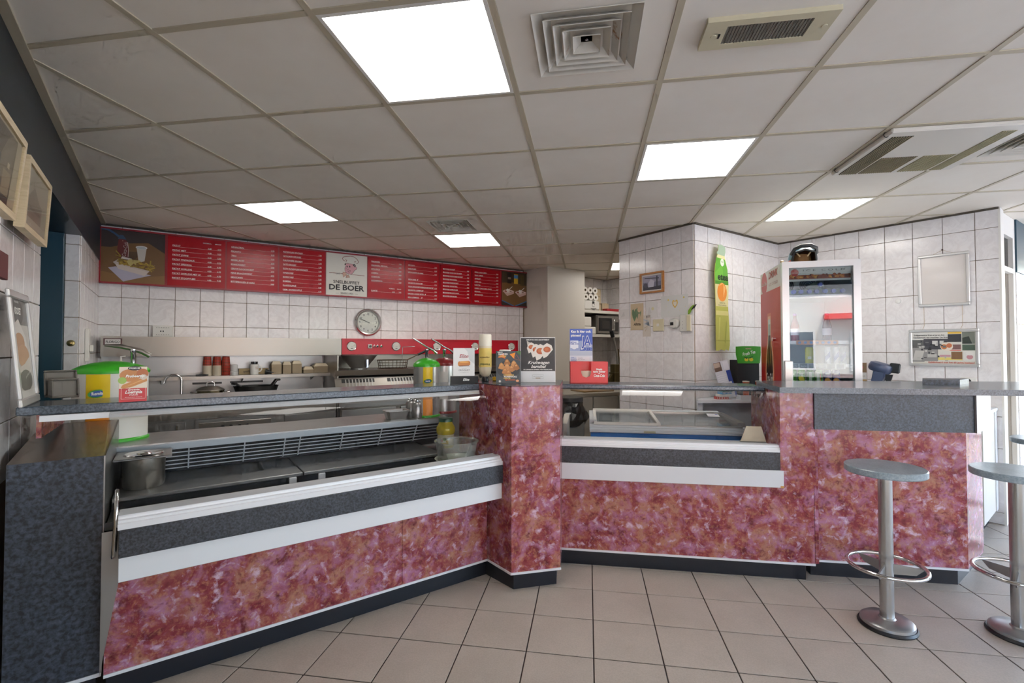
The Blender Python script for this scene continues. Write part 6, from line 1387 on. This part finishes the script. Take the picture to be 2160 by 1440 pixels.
def coffee():
    t = thing('coffee_machine', 'dark blue coffee pad machine behind the bar top', 'coffee machine', F3.p(.955, -.33, .905), F3.a + math.radians(8))
    m = mat('machine_blue', rgb('#39435e'), .3)
    bm = bmesh.new(); bm_prism(bm, [(-.075, 0), (-.085, .02), (-.06, .20), (-.045, .28), (.03, .27), (.035, .24), (-.005, .14), (.01, .02), (.01, 0)], 'y', -.075, .075); bmesh.ops.bevel(bm, geom=bm.edges[:], offset=.010, segments=2, affect='EDGES'); autosmooth(to_obj(bm, 'body', m, t), 50)
    M = Matrix.Translation((-.005, 0, .295)) @ Matrix.Rotation(math.radians(18), 4, 'Y')
    lathe('head', [(.070, -.035), (.082, -.02), (.085, .01), (.078, .035), (.05, .047), (0, .05)], m, t, 32, M=M); box('lever', .02, .092, -.022, .022, .262, .345, BLACK, t, .008, Matrix.Rotation(.12, 4, 'Y'))
    prism('spout', [(.03, .24), (.08, .24), (.07, .20), (.06, .165), (.045, .165), (.03, .19)], 'y', -.018, .018, BLACK, t); box('drip_tray', .0, .085, -.06, .06, 0, .03, BLACK, t, .005)
coffee()
t = thing('coffee_pack', 'pink and white coffee pack standing beside the fridge', 'pack', F3.p(.785, -.26, .905), F3.a + math.radians(10))
b = box('pack', -.05, .05, -.03, .03, 0, .335, paint('#c9b4ae', .5), t); prints('pack_print', [(rect(-.05, .25, .05, .335), '#8a6a4a'), (circle(.0, .295, .028, 18, .02), '#c45a5c'), (rect(-.05, .19, .05, .25), '#d9d2cc'), (rect(-.05, .175, .05, .19), '#a8824a'), (circle(-.01, .10, .04, 14, .05), '#a58a6e')], b, -.0303); letters('lettering', [('MAAR GOUD', 0, .212, .012, 'c', {'width': .08, 'm': paint('#9a7a50')})], b, -.0325)
t = thing('white_saucer', 'white saucer stack beside the coffee machine', 'saucer', F3.p(1.055, -.42, .905), 0); lathe('stack', [(.04, 0), (.045, .16), (.055, .168), (0, .166)], OFFWHITE, t, 20)
t = thing('leaflet_box', 'low white box with blue print behind the bar top', 'box', F3.p(1.175, -.40, .905), F3.a + .5); b = box('body', -.08, .08, -.04, .04, 0, .172, WHITE, t); letters('lettering', [('N', -.05, .145, .022, 'c', {'bold': .05, 'm': paint('#2f4a9a')}), ('iets lekkers', .02, .150, .010, 'c', {'m': paint('#5a6a9a')})], b, -.0412)

# ------------------------------------------------------------------ storage niche behind the pillar
for z, lab in ((1.925, 'upper white storage shelf in the niche'), (1.575, 'lower white storage shelf in the niche')):
    o = box('storage_shelf', -1.2, .0, -.42, -.008, z - .042, z, CREAM, None, .003, loc=FN.p(0, 0, 0), rz=FN.a); tag(o, lab, 'shelf', 'white shelves in the storage niche')
ROLL = mat('tissue', rgb('#d6d2ca'), .9)
k = 0
for r in range(2):
    for c in range(3):
        t = thing('toilet_roll', '%s toilet roll in the %s row of the pack' % (['outermost', 'middle', 'inner'][c], ['lower', 'upper'][r]), 'toilet roll', FN.p(-.83 + .098 * c + .012 * (1 - r), -.34, 2.118 + .098 * r), FN.a, 'toilet rolls on the upper shelf')
        lathe('roll', [(.018, -.05), (.048, -.05), (.048, .05), (.018, .05)], ROLL, t, 24, M=Matrix.Rotation(math.pi / 2, 4, 'X'), close=True); lathe('core', [(.0185, -.048), (.0185, .048)], paint('#8a7a60', .8), t, 16, M=Matrix.Rotation(math.pi / 2, 4, 'X'), close=True)
t = thing('napkin_pack', 'white plastic napkin pack with black print under the rolls', 'pack', FN.p(-.715, -.33, 1.925), FN.a); bm = bmesh.new(); bm_box(bm, -.16, .16, -.08, .08, 0, .142, None, 0, .02); autosmooth(to_obj(bm, 'pack', mat('pack_white', rgb('#cfccc6'), .4), t)); prints('pack_print', [(rect(.0, .095, .045, .13), '#2a2826'), (stroke(circle(.022, .075, .025, 14), .006), '#2a2826'), (rect(-.03, .02, .08, .032), '#6a6762'), (rect(.0, .0, .05, .012), '#2a2826')], t, -.0805)
for q, (x, z, w, h, lab) in enumerate(((-.50, 0, .15, .11, 'lowest brown paper bag bundle beside the napkin pack'), (-.50, .11, .155, .11, 'middle brown paper bag bundle beside the napkin pack'), (-.50, .22, .15, .12, 'top brown paper bag bundle of three'), (-.33, 0, .14, .13, 'brown paper bag bundle alone by the red box'))):
    t = thing('bag_bundle', lab, 'paper bags', FN.p(x, -.22, 1.925 + z), FN.a, 'brown paper bag bundles'); box('bundle', -w / 2, w / 2, -.08, .08, 0, h - .002, BEIGE_CARD, t, .008); box('band', -.008, .008, -.081, .081, -.0, h - .0015, paint('#c4b08c', .6), t)
o = box('red_box', -.40, -.10, -.40, -.30, 1.925, 1.965, paint('#a8242a', .4), None, .004, loc=FN.p(0, 0, 0), rz=FN.a); tag(o, 'flat red box on the upper storage shelf', 'box')
def microwave():
    t = thing('microwave', 'steel microwave oven on the lower storage shelf', 'microwave', FN.p(-.39, -.40, 1.575), FN.a)
    box('body', -.22, .24, .012, .34, .012, .285, mat('microwave_grey', rgb('#6a665f'), .4, .4), t, .004); d = box('door', -.20, .145, 0, .012, .02, .275, STEEL_WARM, t, .003); box('window', -.185, .085, -.002, .0, .05, .245, mat('oven_glass', rgb('#171514'), .12), d); box('inner_window', -.12, .04, -.003, -.002, .085, .21, mat('oven_mesh', rgb('#2b2724'), .3), d)
    tube('handle', [(.115, 0, .07), (.115, -.025, .075), (.115, -.025, .225), (.115, 0, .23)], .007, CHROME, d); p = box('control_panel', .147, .24, 0, .012, .02, .275, STEEL_WARM, t, .003); box('keypad', .16, .228, -.002, 0, .05, .19, mat('keys_dark', rgb('#2a2725'), .3), p)
microwave()
t = thing('tissue_pack', 'tall white tissue pack beside the microwave', 'pack', FN.p(-.745, -.30, 1.575), FN.a); box('tissue_block', -.10, .06, -.07, .07, .11, .255, ROLL, t, .012); box('tissue_block', -.10, .14, -.08, .07, 0, .11, ROLL, t, .012)
def cutter():
    t = thing('chip_cutter', 'old lever chip cutter standing in the storage niche', 'chip cutter', FN.p(-.46, -.62, .84), FN.a); m = mat('old_brass', rgb('#6b6040'), .4, .8)
    box('stand', -.06, .06, -.05, .05, 0, .30, m, t, .006); box('stand_front', -.05, .05, -.12, -.05, .0, .03, m, t, .004); box('blade_head', -.075, .075, -.06, .06, .16, .185, m, t, .003); prism('foot', [(-.06, .0), (-.16, .04), (-.14, .09), (-.06, .18)], 'y', -.02, .02, m, t)
    tube('lever', [(.05, 0, .27), (.03, 0, .45), (-.01, 0, .60), (-.05, 0, .70)], [.022, .016, .016, .02], STEEL_DARK, t); tube('lever_rod', [(.07, -.02, .25), (.04, -.02, .52)], .008, m, t); tube('grip', [(-.05, 0, .69), (-.08, 0, .78)], .03, BLACK, t)
cutter()
t = thing('low_cabinet', 'grey low cabinet under the chip cutter', 'cabinet', (.62, 5.47, 0), math.radians(25)); box('body', 0, 1.3, .02, .78, .08, .80, mat('cabinet_grey', rgb('#b0ada4'), .5), t); box('worktop', -.02, 1.32, 0, .80, .80, .835, mat('cabinet_top', rgb('#a39d8f'), .45), t)
for x in (.01, .38, .75): box('cabinet_door', x, x + .36, .0, .02, .10, .79, mat('cabinet_door', rgb('#b7b4aa'), .5), t, .003)
o = box('cutting_board', 0, .45, 0, .30, 0, .02, make_wood('board_wood', '#8a6a3c', '#a5804c', (8, 1, 1)), None, .004, loc=(.86, 5.72, .836), rz=math.radians(25)); tag(o, 'wooden cutting board on the grey low cabinet', 'cutting board')
def bin_():
    t = thing('waste_bin', 'grey waste bin with a black bag behind the pillar', 'bin', (.555, 4.62, 0), .2); box('body', -.11, .11, -.13, .13, 0, .74, mat('bin_grey', rgb('#77756d'), .5), t, .01)
    bm = bmesh.new(); rnd = random.Random(2); rows = []
    for z, r in ((.62, .135), (.70, .185), (.76, .16), (.82, .13), (.86, .12)): rows.append([bm.verts.new(((r + rnd.uniform(-.014, .014)) * math.cos(a), (r + rnd.uniform(-.014, .014)) * math.sin(a), z + rnd.uniform(-.015, .015))) for a in [2 * math.pi * q / 18 for q in range(18)]])
    for r0, r1 in zip(rows, rows[1:]):
        for i in range(18): bm.faces.new((r0[i], r0[(i + 1) % 18], r1[(i + 1) % 18], r1[i]))
    to_obj(bm, 'bag', mat('bag_black', rgb('#121214'), .18), t); lathe('lid', [(.125, .85), (.135, .86), (.13, .895), (0, .90)], mat('lid_black', rgb('#1d1d1f'), .45), t, 24)
bin_()
t = thing('under_cabinet', 'white cupboard edge beside the waste bin', 'cupboard', (.37, 3.60, 0), FR.a); box('body', 0, .045, 0, .55, .05, .80, CREAM, t, .003); box('handle', .045, .055, .02, .04, .55, .65, CHROME, t)

# ------------------------------------------------------------------ outside, seen through the door and mirrored in the fridge
g = box('street_ground', -60, 60, -60, 60, -.25, -.18, mat('paving', rgb('#a3a5a6'), .9), None); tag(g, 'paved ground outside the shop', 'ground', None, 'structure')
def house(x, y, rz, label, w, h, c1, c2):
    t = thing('street_house', label, 'house', (x, y, -.18), rz, 'houses across the street')
    box('wall', -w / 2, w / 2, 0, 6, 0, h, paint(c1, .9), t); box('brick_storey', -w * .05, w * .30, -.06, 0, 0, h * .55, paint(c2, .9), t); prism('roof', [(-w / 2 - .3, h), (w / 2 + .3, h), (w / 2 - .5, h + 2.0), (-w / 2 + .5, h + 2.0)], 'y', -.3, 6.2, paint('#8a8078', .9), t)
    n = int(w / 2.2)
    for q in range(n):
        xx = -w / 2 + (q + .5) * w / n
        for z in (h * .12, h * .58):
            f = box('window', xx - .6, xx + .6, -.10, -.02, z, z + 1.5, OFFWHITE, t); box('pane', xx - .52, xx + .52, -.11, -.10, z + .08, z + 1.42, mat('street_pane', rgb('#3c4650'), .15), f)
    box('awning', -w * .42, -w * .22, -.8, 0, h * .42, h * .45, paint('#b5302c', .8), t)
house(1.0, -13.5, math.pi, 'pale house with brick ground floor mirrored in the fridge door', 9.0, 6.2, '#d9d4ca', '#a8775c'); house(10.5, -13.0, math.pi, 'white house with red awning mirrored in the fridge door', 9.0, 6.8, '#dcdad4', '#b59a86')
def bush(x, y, r, h, lab):
    t = thing('garden_bush', lab, 'bush', (x, y, -.18), 0, 'bushes outside the glass door'); rnd = random.Random(int(x * 100)); bm = bmesh.new()
    for k in range(1500):
        a, b = rnd.uniform(0, 2 * math.pi), rnd.uniform(0, 1); rr = r * rnd.uniform(.75, 1.0); z = h * b; f = math.sqrt(max(.05, 1 - (2 * b - 1) ** 2))
        p = Vector((rr * f * math.cos(a), rr * f * math.sin(a), z)); d = Vector((rnd.uniform(-1, 1), rnd.uniform(-1, 1), rnd.uniform(-.5, 1))).normalized() * .09; e = d.cross(Vector((rnd.uniform(-1, 1), rnd.uniform(-1, 1), rnd.uniform(-1, 1)))).normalized() * .045
        bm.faces.new([bm.verts.new(p + v) for v in (-d, e, d, -e)])
    o = to_obj(bm, 'leaves', mat('leaf_green', rgb('#8aa858'), .6), t); o['kind'] = 'stuff'; tube('stem', [(0, 0, 0), (0, 0, h * .8)], .05, paint('#5a4632', .9), t)
bush(5.4, 6.2, .9, 2.3, 'light green bush seen through the glass door'); bush(7.6, 7.6, 1.2, 2.8, 'taller green bush farther outside the glass door')
